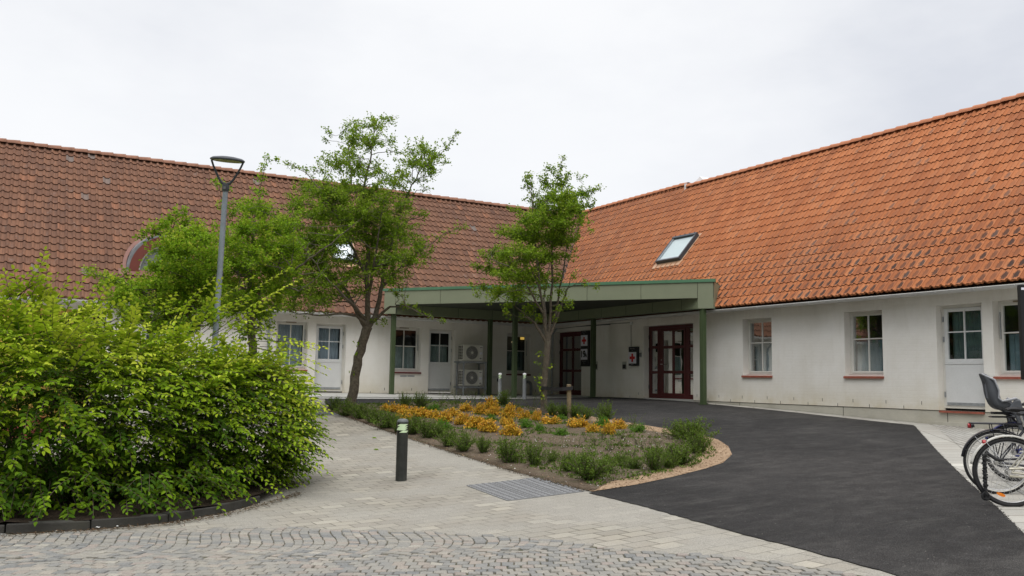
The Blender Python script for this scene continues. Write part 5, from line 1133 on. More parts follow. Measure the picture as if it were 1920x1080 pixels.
def path_pts(p, q, n, jit, sag=0, up=0):
    p, q = np.array(p,float), np.array(q,float); t = np.linspace(0,1,n)[:,None]; L = np.linalg.norm(q-p)
    pts = p*(1-t)+q*t; pts[1:-1] += RNG.normal(0, jit*L, (max(0,n-2),3)); pts[:,2] += (np.sin(t[:,0]*math.pi)*up*L); return pts
def tree(name, label, base, limbs, clumps, depth, mat, leaf=.055, twigs=9, lpt=13, spread=.9, barkm='bark', dense=1.0, group=None, colbase=.45):
    """limbs: pixel polylines [(px,py,ddepth,r),...]; clumps: (px,py,r_px[,density])"""
    t = thing(name, label, 'tree', base, group); tk = MB(); LP = []; LR = []
    sc = F/depth
    for li, lb in enumerate(limbs):
        P = [at(a,b,depth+c) for a,b,c,r in lb]; rs = [x[3] for x in lb]
        if li == 0: P[0] = np.array([base[0],base[1],base[2]-.1]); 
        # resample with a little wobble
        pts = []; rr = []
        for i in range(len(P)-1):
            k = max(2, int(np.linalg.norm(P[i+1]-P[i])/.16))
            for j in range(k):
                f = j/k; pts.append(P[i]*(1-f)+P[i+1]*f+(RNG.normal(0,.010,3) if (i or j) else 0)); rr.append(rs[i]*(1-f)+rs[i+1]*f)
        pts.append(P[-1]); rr.append(rs[-1])
        rr = [x*.88 for x in rr]
        if li == 0: rr[0] *= 1.35; rr[1] *= 1.12
        tk.tube([tuple(p) for p in pts], rr, 10 if rs[0] > .05 else 6); LP += pts; LR += rr
    LP = np.array(LP); LR = np.array(LR)
    pos = []; dr = []; nm = []; cl = []; tw = MB()
    def do_clump(c, rad, dens):
        d = np.linalg.norm(LP-c, axis=1)+np.maximum(0, LP[:,2]-c[2]+.05)*2.0; i = int(np.argmin(d)); st = LP[i]
        if np.linalg.norm(c-st) > .08:
            pts = path_pts(st, c, 5, .05, up=.06); r0 = min(LR[i]*.6, .022); tk.tube([tuple(p) for p in pts], list(np.linspace(r0, .005, 5)), 5)
        n = max(4, int(2.3*twigs*dens*(rad/.30)**1.5))
        for _ in range(n):
            v = RNG.normal(size=3); v /= np.linalg.norm(v); v[2] = v[2]*.8+.15; L = rad*RNG.uniform(.6,1.9); s = c+v*rad*RNG.uniform(0,.5)*np.array([1,1,.6])
            e = s+v*L*spread; pts = path_pts(s, e, 4, .07, up=-.04); tw.tube([tuple(p) for p in pts], [.005,.004,.003,.002], 3, caps=False)
            m = max(8, int(2.3*lpt*L/.30)); k = RNG.random(m); q = s+(e-s)*k[:,None]+RNG.normal(0, .034, (m,3)); pos.append(q)
            a = norm(norm(e-s)*.4+rand_dir(m)*.9+np.array([0,0,.1])); dr.append(a); nm.append(norm(rand_dir(m)*.55+np.array([0,0,.8])))
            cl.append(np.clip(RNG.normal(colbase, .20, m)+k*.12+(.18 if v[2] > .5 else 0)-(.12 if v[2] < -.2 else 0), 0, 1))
    for c in clumps:
        px, py, r = c[:3]; dn = (c[3] if len(c) > 3 else 1)*dense; R = r/sc; W = [x for x in clumps]
        do_clump(at(px, py, depth+RNG.uniform(-.5,.5)*min(1.4, R*4)), R, dn)
        if r >= 16:
            for s in (-1, 1): do_clump(at(px+RNG.uniform(-.4,.4)*r, py+RNG.uniform(-.4,.4)*r, depth+s*RNG.uniform(.5,1.3)), R*.85, dn*.8)
    o0 = len(tk.v); tk.v += tw.v; tk.f += [tuple(o0+i for i in f) for f in tw.f]; tk.m += tw.m; tk.build('trunk', M[barkm], t, smooth=True)
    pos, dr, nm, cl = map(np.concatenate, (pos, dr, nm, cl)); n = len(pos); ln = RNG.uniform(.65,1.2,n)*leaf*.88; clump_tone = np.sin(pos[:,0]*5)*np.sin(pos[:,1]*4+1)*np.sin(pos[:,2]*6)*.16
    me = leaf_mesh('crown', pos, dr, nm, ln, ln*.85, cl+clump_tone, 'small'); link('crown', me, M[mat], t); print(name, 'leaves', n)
    return t
b1 = G(655, 770); b2 = G(1020, 781); dp1 = float((b1-CAM)@FW); dp2 = float((b2-CAM)@FW)
def L_(*a): return list(a)
limbs1 = [[(655,770,0,.145),(664,720,0,.13),(673,670,0,.125),(684,630,0,.125),(690,612,0,.13)],
 [(690,614,0,.09),(703,595,.1,.075),(712,560,.2,.06),(722,500,.3,.045),(742,430,.4,.03),(762,370,.5,.022),(790,315,.5,.014),(830,285,.4,.008),(858,252,.3,.004)],
 [(688,614,0,.09),(690,580,-.1,.075),(688,530,-.2,.06),(690,470,-.2,.05),(684,410,-.1,.04),(682,350,0,.03),(696,290,0,.02),(700,250,0,.012),(725,218,0,.004)],
 [(686,614,0,.08),(668,585,.2,.055),(650,545,.4,.042),(622,515,.5,.032),(590,490,.6,.02)],
 [(690,612,0,.07),(668,592,-.3,.04),(640,588,-.6,.03),(600,592,-.8,.02),(560,588,-1,.012),(520,580,-1.1,.006)],
 [(690,520,-.2,.05),(664,470,-.3,.035),(640,420,-.3,.028),(610,370,-.3,.02),(580,330,-.3,.012),(545,308,-.3,.005)],
 [(706,598,.1,.05),(730,575,0,.03),(760,573,-.2,.016),(800,592,-.3,.008),(832,602,-.3,.003)],
 [(716,540,.2,.04),(750,500,.2,.025),(790,470,.1,.015),(830,440,0,.008),(866,426,0,.003)],
 [(684,400,0,.03),(660,350,.2,.02),(655,300,.3,.013),(652,250,.3,.006)],[(742,430,.4,.025),(770,410,.5,.015),(800,402,.5,.006)],
 [(690,560,0,.05),(700,500,-.6,.035),(710,440,-.9,.02),(715,400,-1,.01)],[(686,600,0,.06),(650,560,-.9,.035),(610,520,-1.2,.02),(575,470,-1.3,.01)]]
cl1 = [(722,225,14),(700,238,18),(668,240,16,.8),(640,247,14,.8),(622,252,10),(612,262,7),(665,262,20),(698,268,22),(730,262,14),(740,285,12,.8),(655,292,18,.8),(628,305,22),(672,315,24),(702,318,18,.7),(600,320,14),(575,322,12,.8),(552,312,10),(538,308,5),(610,352,14,.7),
 (768,285,14),(792,280,16),(815,287,16),(838,278,12,.8),(850,262,7,.7),(858,250,5,.6),(776,308,20),(806,312,20),(835,305,10,.8),(755,328,16),(785,338,14),(812,325,10),(742,345,18),(765,360,12),(800,355,8),(725,340,12,.7),
 (580,352,20),(612,370,28),(648,362,28),(685,362,26),(722,372,20),(560,385,22),(595,405,32),(638,405,34),(680,410,34),(720,412,30),(750,392,20),(778,402,14),(800,404,10),(548,420,25),(580,445,32),(618,450,34),(655,440,25,.7),(705,455,34),(742,440,28),(768,440,14,.6),
 (780,462,18),(798,480,14),(822,445,12,.7),(838,434,10,.7),(858,428,8,.7),(872,424,5,.6),(540,460,26),(565,490,32),(605,492,30),(612,525,26),(655,515,26,.7),(700,500,32),(735,488,30),(768,490,20),(795,500,10),(530,515,22),(560,540,28),(600,555,26),(640,548,20,.7),(680,545,16,.5),(735,530,22,.8),(765,520,12),(745,552,14,.7),
 (520,555,18),(545,575,18),(580,582,14),(610,588,10,.8),(505,575,10,.8),(760,572,10),(782,582,9),(802,594,7),(830,602,5),(700,603,7,.6),(720,600,8,.6),(622,468,20),(660,480,15),(640,495,12)]
tree('hawthorn_tree', 'tall hawthorn with a leaning grey trunk at the far left end of the planting bed', b1, limbs1, cl1, dp1, 'haw_leaf', leaf=.060, twigs=8, lpt=10, group='trees of the forecourt')
limbs2 = [[(1020,781,0,.095),(1020,740,0,.085),(1023,690,0,.08),(1027,640,0,.08)],
 [(1026,645,0,.05),(1012,622,0,.042),(1003,606,0,.035),(985,590,.1,.02),(962,572,.2,.012),(935,555,.3,.006)],[(1003,606,0,.02),(992,596,-.1,.012),(975,594,-.2,.006)],
 [(1026,640,0,.05),(1020,590,-.1,.035),(1012,540,-.2,.03),(1006,480,-.2,.024),(1002,420,-.2,.016),(995,350,-.2,.008),(992,328,-.2,.004)],
 [(1027,640,0,.05),(1032,590,0,.035),(1035,530,.1,.03),(1036,470,.1,.024),(1038,400,.1,.018),(1045,350,.1,.01),(1055,294,.1,.003)],
 [(1028,642,0,.045),(1040,605,.1,.035),(1052,575,.2,.03),(1060,552,.2,.026),(1064,541,.2,.02)],[(1038,610,.1,.03),(1050,540,.3,.025),(1062,470,.4,.018),(1080,410,.4,.01),(1095,360,.4,.005)],
 [(1020,590,-.1,.03),(990,540,-.4,.022),(955,500,-.5,.014),(920,485,-.5,.008)],[(1012,545,-.2,.02),(985,470,.4,.014),(962,430,.5,.008)],[(1024,610,0,.03),(1020,560,.7,.02),(1030,500,.9,.012)]]
cl2 = [(1055,296,4,.5),(1052,312,7,.7),(1030,318,10),(1044,330,12),(990,332,10,.8),(995,348,12),(1066,332,8,.7),(1087,333,6,.6),(1022,345,15),(1055,345,15),(1003,368,12),(1112,360,10),(1090,362,14,.8),(1066,368,18),(1035,370,18),(1010,388,16),(965,394,9,.9),(975,398,7),(1048,395,22),(1082,392,18),(1106,385,9),
 (988,414,16),(1018,415,22),(1056,425,24),(1092,420,12,.8),(1108,432,6,.6),(942,440,12),(968,440,18),(1000,447,22),(1040,452,24),(1075,450,14,.8),(925,470,12),(905,482,12),(948,480,18),(985,482,22),(1022,485,22),(1058,482,14,.8),(900,498,10),(918,508,14),(950,512,20),(985,518,22),(1018,520,16,.8),(1045,515,10,.7),
 (885,537,8),(905,540,12),(935,545,16),(968,550,18),(1000,552,14,.7),(925,565,10),(958,572,12),(985,592,10),(1005,595,7,.7),(1045,550,8,.7),(1062,568,9),(1072,572,7,.7),(1095,530,6,.6),(1075,520,7,.6),(1118,538,5,.5),(1020,540,10,.8),(895,552,6),(1030,560,10,.7),(1050,580,8,.6),(1000,575,9,.7),(985,578,10),(1040,530,12,.8),(1058,545,8,.7),(1012,600,6,.6),(1038,600,6,.5),(950,590,8,.7)]
tree('hawthorn_tree', 'slender hawthorn tied to a low stake in the middle of the planting bed', b2, limbs2, cl2, dp2, 'haw_leaf', leaf=.060, twigs=11, lpt=15, group='trees of the forecourt')
d3, d4 = 19.0, 17.0
def foot(px, dep):
    p = CAM+(FWH+LAT*((px-960)/F))*dep; return (float(p[0]), float(p[1]), gz(p[0], p[1]))
limbs3 = [[(478,740,0,.11),(474,650,0,.10),(470,590,0,.09)],[(470,590,0,.07),(468,520,0,.05),(472,460,0,.035),(480,400,0,.02),(492,330,0,.008),(502,292,0,.003)],[(470,585,0,.05),(450,530,.3,.035),(432,470,.4,.022),(424,400,.4,.01),(410,345,.4,.004)],
 [(470,580,0,.05),(500,530,-.2,.035),(530,480,-.3,.022),(556,420,-.3,.010)],[(500,530,-.2,.03),(560,500,-1.2,.022),(610,465,-1.6,.016),(645,435,-1.7,.011),(680,408,-1.8,.004)],[(470,560,0,.04),(440,545,.2,.02),(400,520,.3,.01)],[(500,530,-.2,.02),(560,545,-1.2,.013),(600,515,-1.5,.008),(620,490,-1.5,.004)]]
cl3 = [(502,296,5,.6),(520,300,4,.5),(495,314,8,.7),(490,338,10,.8),(486,362,12),(410,346,7,.6),(424,352,8,.7),(400,340,4,.5),(425,388,12),(440,400,14),(408,425,8,.6),(466,395,18),(500,395,20),(455,430,26),(495,435,28),(530,430,22),(428,455,22),(470,468,30),(512,470,30),(545,462,22),(420,495,22),(455,505,30),(498,508,30),(540,505,24),(430,540,28),(470,548,30),(515,545,26),(445,580,26),(485,588,24),(520,575,16),(410,560,24),
 (560,492,8,.7),(585,478,7,.7),(610,462,6,.6),(640,440,5,.6),(662,422,5,.6),(560,400,14,.8),(600,515,6,.6),(575,540,8,.6),(465,620,20,.7),(500,615,14,.6)]
tree('hawthorn_tree', 'light green hawthorn right of the street lamp with one long bare shoot', foot(478,d3), limbs3, cl3, d3, 'haw_leaf_light', leaf=.062, twigs=10, lpt=12, group='trees of the forecourt', colbase=.5)
limbs4 = [[(330,740,0,.09),(332,640,0,.08),(330,575,0,.07)],[(330,575,0,.05),(330,540,0,.04),(325,505,0,.032),(312,480,0,.024),(322,440,0,.012),(330,405,0,.005)],[(330,560,0,.04),(355,515,.2,.026),(375,460,.3,.014),(385,430,.3,.006)],[(330,570,0,.04),(290,555,-.2,.024),(240,535,-.3,.014),(180,515,-.3,.006)],[(325,505,0,.02),(300,440,0,.012),(285,420,0,.005)],[(330,570,0,.03),(390,540,-.3,.018),(420,520,-.3,.008)]]
cl4 = [(330,402,10),(342,398,9),(315,410,12),(350,418,14),(300,428,14),(272,436,10,.8),(265,445,6,.6),(290,440,14),(330,440,22),(365,440,18),(390,448,16),(318,470,24),(352,470,26),(388,480,24),(300,500,20),(335,505,26),(372,512,26),(405,505,18),(295,535,24),(335,545,28),(380,548,26),(262,548,20),(235,540,18),(208,528,16),(180,518,12),(165,508,7,.7),(188,540,12),(222,565,20),(262,575,22),(305,578,26),(350,580,26),(395,578,22),(240,510,8,.7),(250,595,20),(300,605,22),(350,610,22),(400,600,16),(408,345,1)][:-1]
tree('hawthorn_tree', 'bushy hawthorn left of the street lamp in front of the arched dormer', foot(330,d4), limbs4, cl4, d4, 'haw_leaf_light', leaf=.062, twigs=13, lpt=15, barkm='bark_dark', group='trees of the forecourt', colbase=.5)
# suckers on two trunks
def shoots(name, label, pxs, depth, mat, par=None):
    pos=[];dr=[];nm=[];cl=[]; tw = MB()
    for px, py, dx, dy in pxs:
        a, b = at(px,py,depth), at(px+dx,py+dy,depth-.1); tw.tube([tuple(a),tuple((a+b)/2),tuple(b)], [.004,.003,.002], 3); m = 7; k = RNG.random(m); pos.append(a+(b-a)*k[:,None]+RNG.normal(0,.02,(m,3))); dr.append(rand_dir(m)); nm.append(rand_dir(m)+[0,0,1]); cl.append(RNG.uniform(.4,1,m))
    pos,dr,nm,cl = map(np.concatenate,(pos,dr,nm,cl)); me = leaf_mesh('shoot', pos,dr,nm,np.full(len(pos),.065),np.full(len(pos),.055),cl,'small'); link('shoot', me, M[mat], par)
trs = [o for o in bpy.data.objects if o.name.startswith('hawthorn_tree')]
for q_ in [(1016,690,-10,-10),(1014,702,-12,14),(1016,708,-8,12),(1028,690,10,-4),(1016,740,4,8),(1015,665,-12,-8),(1018,725,-6,8)]: shoots('s','s',[q_], dp2-.1, 'haw_leaf_light', trs[1])
for q_ in [(668,700,-14,-4),(672,645,-10,-6),(676,668,-12,-8)]: shoots('s','s',[q_], dp1-.1, 'haw_leaf', trs[0])
# stake and rubber tie
g = G(1068, 785); dd = float((g-CAM)@FW); tp = at(1066.5, 721, dd); st = thing('tree_stake', 'short round wooden stake right of the slender hawthorn', 'stake', g)
m = MB(); m.tube([tuple(g-[0,0,.2]), tuple(tp)], .052, 14); m.build('post', M['stake_wood'], st, smooth=True, angle=60)
m = MB(); q = [at(1066+8,727,dd+.0), at(1072,728,dd-.08), at(1055,729.5,dd-.05), at(1040,730,dd+.1), at(1025,728,dp2-.12), at(1013,727,dp2-.08), at(1012,727,dp2+.08)]; zz = [p for p in q]
vs = []
for p in zz: vs += [p+[0,0,.04], p-[0,0,.04]]
m.add(vs, [(2*i,2*i+2,2*i+3,2*i+1) for i in range(len(zz)-1)]); ob = m.build('tree_tie', M['rubber']); so = ob.modifiers.new('thickness','SOLIDIFY'); so.thickness = .008
tag(ob, 'wide black rubber tie between the stake and the slender trunk', 'tree tie')

# ------------------------------------------------------------------ the hedge
def build_hedge():
    KF = [(-5,12.5),(-2.5,11.2),(-.9,10.55),(.18,10.42),(.95,10.32),(1.72,10.38),(2.35,10.75),(2.95,11.35),(3.35,11.9),(3.45,12.6),(3.1,13.4),(2.0,14.4),(-5,17.2)]
    sheet('hedge_earth', KF, .05, M['earth'], .35, lambda P: .05+.03*np.sin(P[:,0]*7)*np.cos(P[:,1]*6))
    kb = thing('kerb', 'dark lichen-spotted kerb stones along the foot of the hedge', 'kerb', (.5,10.4,gz(.5,10.4)))
    line = [np.array(p) for p in KF[:8]]; 
    k = 0; m = None
    for i in range(len(line)-1):
        a, b = line[i], line[i+1]; L = np.hypot(*(b-a)); n = max(1, round(L/.95))
        for j in range(n):
            p, q = a+(b-a)*(j/n), a+(b-a)*((j+1)/n); d = (q-p)/np.hypot(*(q-p)); nn = np.array([-d[1], d[0]]); p = p+d*.006; q = q-d*.006
            m = MB(); m.prism([tuple(p-nn*.01),tuple(q-nn*.01),tuple(q+nn*.12),tuple(p+nn*.12)], gz(*((p+q)/2))-.1, gz(*((p+q)/2))+.10); m.build('kerb_stone', M['kerb_stone'], kb, bevel=.012)
    hd = thing('hornbeam_hedge', 'thick bright green hornbeam hedge spilling over the kerb at the left', 'hedge', (.5,12,gz(.5,12)))
    # body: ellipsoids placed along the bed; (px, py, depth, horizontal radius, vertical radius)
    E = [(-260,755,10.5,1.40,1.30),(-60,758,10.4,1.38,1.30),(70,762,10.6,1.32,1.26),(210,776,11.2,1.2,1.16),(320,782,11.7,1.15,1.10),(415,788,12.2,1.05,1.04),(470,792,12.7,.84,.93),(-160,800,12.3,1.3,1.2),(60,800,12.4,1.3,1.2),(240,800,13,1.2,1.1)]
    C = np.array([at(a,b,c) for a,b,c,_,_ in E]); Rh = np.array([e[3] for e in E]); Rv = np.array([e[4] for e in E])
    def val(P): return np.min(((P[:,None,0]-C[:,0])/Rh)**2+((P[:,None,1]-C[:,1])/Rh)**2+((P[:,None,2]-C[:,2])/Rv)**2, axis=1)
    pos=[];dr=[];nm=[];ln=[];cl=[]; tw = MB(); br = MB()
    def spray(s, v, L, bright, droop=.35, nleaf=None, size=.098):
        n = nleaf or max(6, int(L/.046)); t = np.linspace(0,1,n+2)[1:]; v = v/np.linalg.norm(v); P = s+v*L*t[:,None]; P[:,2] -= droop*L*t**2
        wob = RNG.normal(0,.03,2); P[:,0] += wob[0]*t; P[:,1] += wob[1]*t
        T = np.gradient(P, axis=0); T = norm(T); up = np.array([0,0,1.])+RNG.normal(0,.22,3); sd = norm(np.cross(T, up)); N_ = norm(np.cross(sd, T))
        alt = np.where(np.arange(n+1) % 2 == 0, 1, -1)[:,None]
        d = norm(T*.6+sd*alt*.8+RNG.normal(0,.13,(n+1,3))-np.array([0,0,.10])); d[-1] = T[-1]
        pos.append(P); dr.append(d); nm.append(norm(N_+RNG.normal(0,.22,(n+1,3)))); l = size*(1-.35*t)*RNG.uniform(.8,1.2,n+1); ln.append(l)
        cl.append(np.clip(bright+t*.22+RNG.normal(0,.09,n+1),0,1))
        tw.tube([tuple(s)]+[tuple(P[i]) for i in range(0,n+1,max(1,n//3))]+[tuple(P[-1])], .0028, 3, caps=False)
    N1 = 3700; cnt = 0; dvis = CAM
    while cnt < N1:
        i = RNG.integers(len(E)); v = rand_dir(1)[0]; s = C[i]+v*np.array([Rh[i],Rh[i],Rv[i]])*RNG.uniform(.80,1.0)
        if val(s[None])[0] < .60: continue
        toc = CAM-s; 
        if v[:2]@toc[:2] < -.35*np.linalg.norm(toc[:2]) and v[2] < .3 and RNG.random() < .6: continue
        g_ = gz(s[0],s[1])
        if s[2] < g_+.10: continue
        up = max(0, v[2]); o = np.array([v[0],v[1],v[2]*.45+.10+.25*up])
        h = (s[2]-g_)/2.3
        L = RNG.uniform(.30,.62)*(1+.15*up); spray(s-o*L*.45, o*[1,1,.55]+RNG.normal(0,.20,3), L, .13+.56*h**1.15+.16*up+RNG.normal(0,.18), droop=RNG.uniform(.05,.40), size=RNG.uniform(.075,.135)); cnt += 1  # overhead light painted into leaf tone, brighter high up and on top
    for _ in range(130):                               # low skirts over the kerb
        tt = RNG.uniform(1.2,7); i0 = int(tt); f = tt-i0; a = np.array(KF[i0])*(1-f)+np.array(KF[min(i0+1,8)])*f; t_ = np.array(KF[min(i0+1,8)])-np.array(KF[i0]); t_ = t_/np.hypot(*t_); nn = np.array([t_[1],-t_[0]])
        q = a-nn*RNG.uniform(.25,.6); s = np.array([q[0],q[1],gz(q[0],q[1])+RNG.uniform(.18,.55)]); o = np.array([nn[0],nn[1],-.05])+RNG.normal(0,.3,3); spray(s, o, RNG.uniform(.3,.5), RNG.uniform(.0,.35), droop=RNG.uniform(.1,.4), size=RNG.uniform(.08,.11))
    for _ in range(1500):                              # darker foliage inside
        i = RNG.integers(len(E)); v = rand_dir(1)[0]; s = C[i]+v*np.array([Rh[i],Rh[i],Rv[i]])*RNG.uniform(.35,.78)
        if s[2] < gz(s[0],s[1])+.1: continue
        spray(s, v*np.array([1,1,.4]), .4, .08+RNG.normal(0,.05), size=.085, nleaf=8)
    # long free shoots seen against the wall, the paving and the roof
    def px_spray(a, b, da, db, bright=.75, droop=.1, size=.085):
        s, e = at(a[0],a[1],da), at(b[0],b[1],db); v = e-s; L = np.linalg.norm(v); v = v/L; v[2] += droop; spray(s, v, L*1.02, bright, droop, size=size); br.tube([tuple(s-v*.2), tuple(s), tuple(s+v*L*.4)], [.005,.004,.003], 4)
    for a, b, da in [((500,640),(592,655),12.3),((480,625),(575,645),12.4),((520,660),(610,690),12.0),((500,700),(600,765),11.9),((480,690),(590,720),12),((530,720),(612,770),11.8),((500,760),(590,800),11.8),((540,790),(605,815),11.6),((520,800),(600,850),11.7),((500,830),(592,880),11.6),((540,830),(612,885),11.6),((480,850),(560,905),11.6),((500,800),(570,840),11.5),
        ((540,640),(605,652),12.1),((455,600),(520,622),12.6),((470,650),(600,700),12.2),((490,720),(585,750),11.9),((450,870),(530,925),11.4),((420,900),(480,935),11.1),((380,880),(430,930),10.9),((260,900),(290,955),10.4),((330,900),(370,940),10.7),((200,930),(190,965),9.9),((90,930),(80,1000),9.6),((60,920),(45,985),9.6),((140,940),(150,980),9.8),((10,940),(12,975),9.6)]:
        px_spray(a, b, da, da-.25, .55 if a[1] > 780 else .8, .12)
        px_spray((a[0]-30,a[1]+RNG.uniform(-12,12)), (b[0]-25,b[1]+RNG.uniform(-15,15)), da+.1, da-.1, .5 if a[1] > 780 else .7, .15)
    for a, b, da in [((60,560),(78,462),10.8),((40,575),(30,500),10.8),((20,560),(5,505),10.7),((80,560),(95,500),10.8),((120,590),(160,520),11),((100,580),(130,520),11),((170,590),(215,520),11.2),((150,585),(175,545),11),((190,590),(240,555),11.2),((230,590),(290,560),11.4),((50,540),(85,480),10.7),
        ((330,590),(400,520),11.9),((360,600),(470,515),12.0),((400,600),(540,500),12.2),((420,610),(560,520),12.2),((380,600),(430,520),12),((430,620),(530,540),12.4),((300,585),(330,550),11.7),((0,590),(-10,520),10.6),((25,545),(60,500),10.7)]:
        px_spray(a, b, da, da-.1, .8, .10, .10); px_spray((a[0]+RNG.uniform(-14,14),a[1]+8), ((a[0]+b[0])/2+RNG.uniform(-25,25),(a[1]+b[1])/2+12), da, da-.1, .75, .1, .11)
        if RNG.random() < .6: px_spray(a, ((a[0]+b[0])/2+RNG.uniform(-20,20),(a[1]+b[1])/2+10), da, da-.1, .7, .1, .08)
    for _ in range(90):                               # stems and inner branches
        px = RNG.uniform(-250,500); dpt = np.interp(px, [-250,0,500], [10.8,11.2,12.6])+RNG.uniform(-.5,.8); f = foot(px, dpt); i = RNG.integers(len(E)); a = np.array(f); b = a+np.array([RNG.normal(0,.55),RNG.normal(0,.55),RNG.uniform(1.0,1.9)])
        if val(b[None])[0] > 1.05: continue
        pts = path_pts(a, b, 6, .04); br.tube([tuple(p) for p in pts], list(np.linspace(RNG.uniform(.012,.024),.004,6)), 5)
        for _k in range(3): c = pts[RNG.integers(2,5)]; e = c+rand_dir(1)[0]*np.array([.6,.6,.3])+[0,0,.1]; br.tube([tuple(c),tuple((c+e)/2+RNG.normal(0,.03,3)),tuple(e)], [.007,.005,.003], 4)
    P, D, Nn, Ln, Cc = map(np.concatenate, (pos, dr, nm, ln, cl)); print('hedge leaves', len(P))
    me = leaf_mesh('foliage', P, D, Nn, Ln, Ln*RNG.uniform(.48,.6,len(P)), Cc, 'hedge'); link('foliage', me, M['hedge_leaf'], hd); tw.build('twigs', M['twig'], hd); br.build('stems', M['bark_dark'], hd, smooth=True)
build_hedge()

# ------------------------------------------------------------------ planting bed
def shrub_proto(name, kind, seed):
    global RNG
    RNG = np.random.default_rng(seed); root = thing(name, '', 'shrub'); pos=[];dr=[];nm=[];cl=[];ln=[]; tw = MB()
    cfg = dict(green=(62,.40,.9,46,.028,.50), gold=(120,.26,1.0,28,.032,.62), bright=(80,.26,1.0,28,.026,.7), sparse=(9,.62,.9,20,.026,.5), twig=(8,.34,.9,14,.024,.4))[kind]
    ns, L0, wz, nl, ls, _ = cfg
    for k in range(ns):
        a = RNG.uniform(0,2*math.pi); lean = RNG.uniform(.05,1.15) if kind in ('green','sparse','twig') else RNG.uniform(.0,1.0)**.6*1.45; L = L0*RNG.uniform(.7,1.15)*(1.0 if kind != 'gold' else (1.1-.25*lean))
        v = np.array([math.cos(a)*math.sin(lean), math.sin(a)*math.sin(lean), math.cos(lean)]); s = np.array([math.cos(a),math.sin(a),0])*RNG.uniform(0,.05)
        pts = path_pts(s, s+v*L, 4, .05, up=.03); tw.tube([tuple(p) for p in pts], [.005,.004,.003,.0015], 3, caps=False)
        n = int(nl*L/.35); t = RNG.uniform(.12,1,n); q = s+v*L*t[:,None]
        if kind != 'sparse': sub = rand_dir(n)*(.045*RNG.random((n,1))); q = q+sub
        else: q = q+rand_dir(n)*.018
        pos.append(q); dr.append(norm(v*.5+rand_dir(n))); nm.append(norm(rand_dir(n)*.7+[0,0,.7])); ln.append(RNG.uniform(.7,1.3,n)*ls*(1.15 if kind != 'green' else 1)); cl.append(np.clip(RNG.normal(.28,.15,n)+t*.45+(.15 if kind == 'gold' else 0),0,1))
    pos,dr,nm,cl,ln = map(np.concatenate,(pos,dr,nm,cl,ln)); keep = pos[:,2] > .005; pos,dr,nm,cl,ln = pos[keep],dr[keep],nm[keep],cl[keep],ln[keep]
    me = leaf_mesh('foliage', pos,dr,nm,ln,ln*(.6 if kind in ('green','sparse','twig') else .8),cl,'small')
    link('foliage', me, M[dict(green='shrub_leaf',sparse='shrub_leaf',twig='shrub_leaf',gold='gold_leaf',bright='bright_leaf')[kind]], root, world=False); tw.build('stems', M['twig'], root, world=False)
    root['h'] = float(np.percentile(pos[:,2], 99.6)); root['w'] = float(np.percentile(np.hypot(pos[:,0],pos[:,1]), 95)*2); return root
protos = {k: [shrub_proto(nm_, k, 40+i*7+len(k)) for i in range(c)] for k, nm_, c in (('green','evergreen_shrub',4),('gold','golden_shrub',3),('bright','bright_shrub',2),('sparse','sparse_shrub',2),('twig','seedling_shrub',2))}
hw = {o.name: (o['h'], o['w']) for v in protos.values() for o in v}
for v in protos.values():
    for o in v: del o['h']; del o['w']
RNG = np.random.default_rng(99)
used_p = set()
def put(kind, px, py, hpx, wpx, label, group):
    o = protos[kind][int(RNG.integers(len(protos[kind])))]; h, w = hw[o.name.split('~')[0]] if o.name in hw else (.4,.5)
    g = G(px, py+1); dep = float((g-CAM)@FW); z = gz(g[0],g[1])+.014+float(lump(np.array([g[:2]]))[0])
    if o.name in used_p: c = copy_tree(o)
    else: c = o; used_p.add(o.name)
    kk = .78 if kind == 'gold' else 1; sz = hpx*dep/F/h*1.12*RNG.uniform(.9,1.12)*kk; sw = wpx*dep/F/w*1.30*RNG.uniform(.85,1.15)*kk; c.location = (g[0],g[1],z-.01); c.scale = (sw,sw,sz); c.rotation_euler = (0,0,float(RNG.uniform(0,6.28))); tag(c, label, 'shrub', group); return c
ORD = ['first','second','third','fourth','fifth','sixth','seventh','eighth','ninth','tenth','eleventh','twelfth','thirteenth','fourteenth','fifteenth','sixteenth','seventeenth','eighteenth','nineteenth','twentieth']
def row(kind, items, text, group):
    for i, it in enumerate(sorted(items)): put(kind, *it, text % ORD[i], group)
row('green', [(628,770,22,28),(650,780,28,34),(676,786,26,34),(700,793,28,38),(725,803,32,42),(745,812,26,30),(772,816,34,36),(800,823,34,40),(824,825,26,26),(842,839,34,36),(870,848,34,44),(905,852,28,30),(952,869,42,46),(1000,877,42,36),(1037,872,22,20)],
    'dark evergreen shrub, %s from the left along the paving edge of the bed', 'evergreen shrubs along the paving side of the bed')
row('green', [(757,768,26,26),(787,768,26,28),(945,764,24,28),(1035,784,24,26),(1056,783,24,30),(1078,784,26,22),(1097,786,22,24),(1135,796,36,34),(1278,824,32,50),(1300,832,40,50),(1275,872,40,50),(1228,884,46,38),(1310,852,42,44),(1255,878,28,34)],
    'dark evergreen shrub, %s from the left along the asphalt side of the bed', 'evergreen shrubs along the asphalt side of the bed')
row('green', [(1068,889,36,40),(1088,893,34,36),(1105,904,54,62),(1140,892,26,36),(1165,880,22,30),(1186,884,24,30)], 'dark evergreen shrub in the tip of the bed, %s from the tactile plates', 'evergreen shrubs in the near tip of the bed')
row('sparse', [(822,769,26,34),(855,768,28,34),(888,768,32,34),(998,772,34,28),(1188,799,20,22),(1240,822,34,44),(1165,800,16,20),(968,772,20,22)], 'loose open shrub with thin shoots, %s from the left in the back row', 'loose open shrubs at the back of the bed')
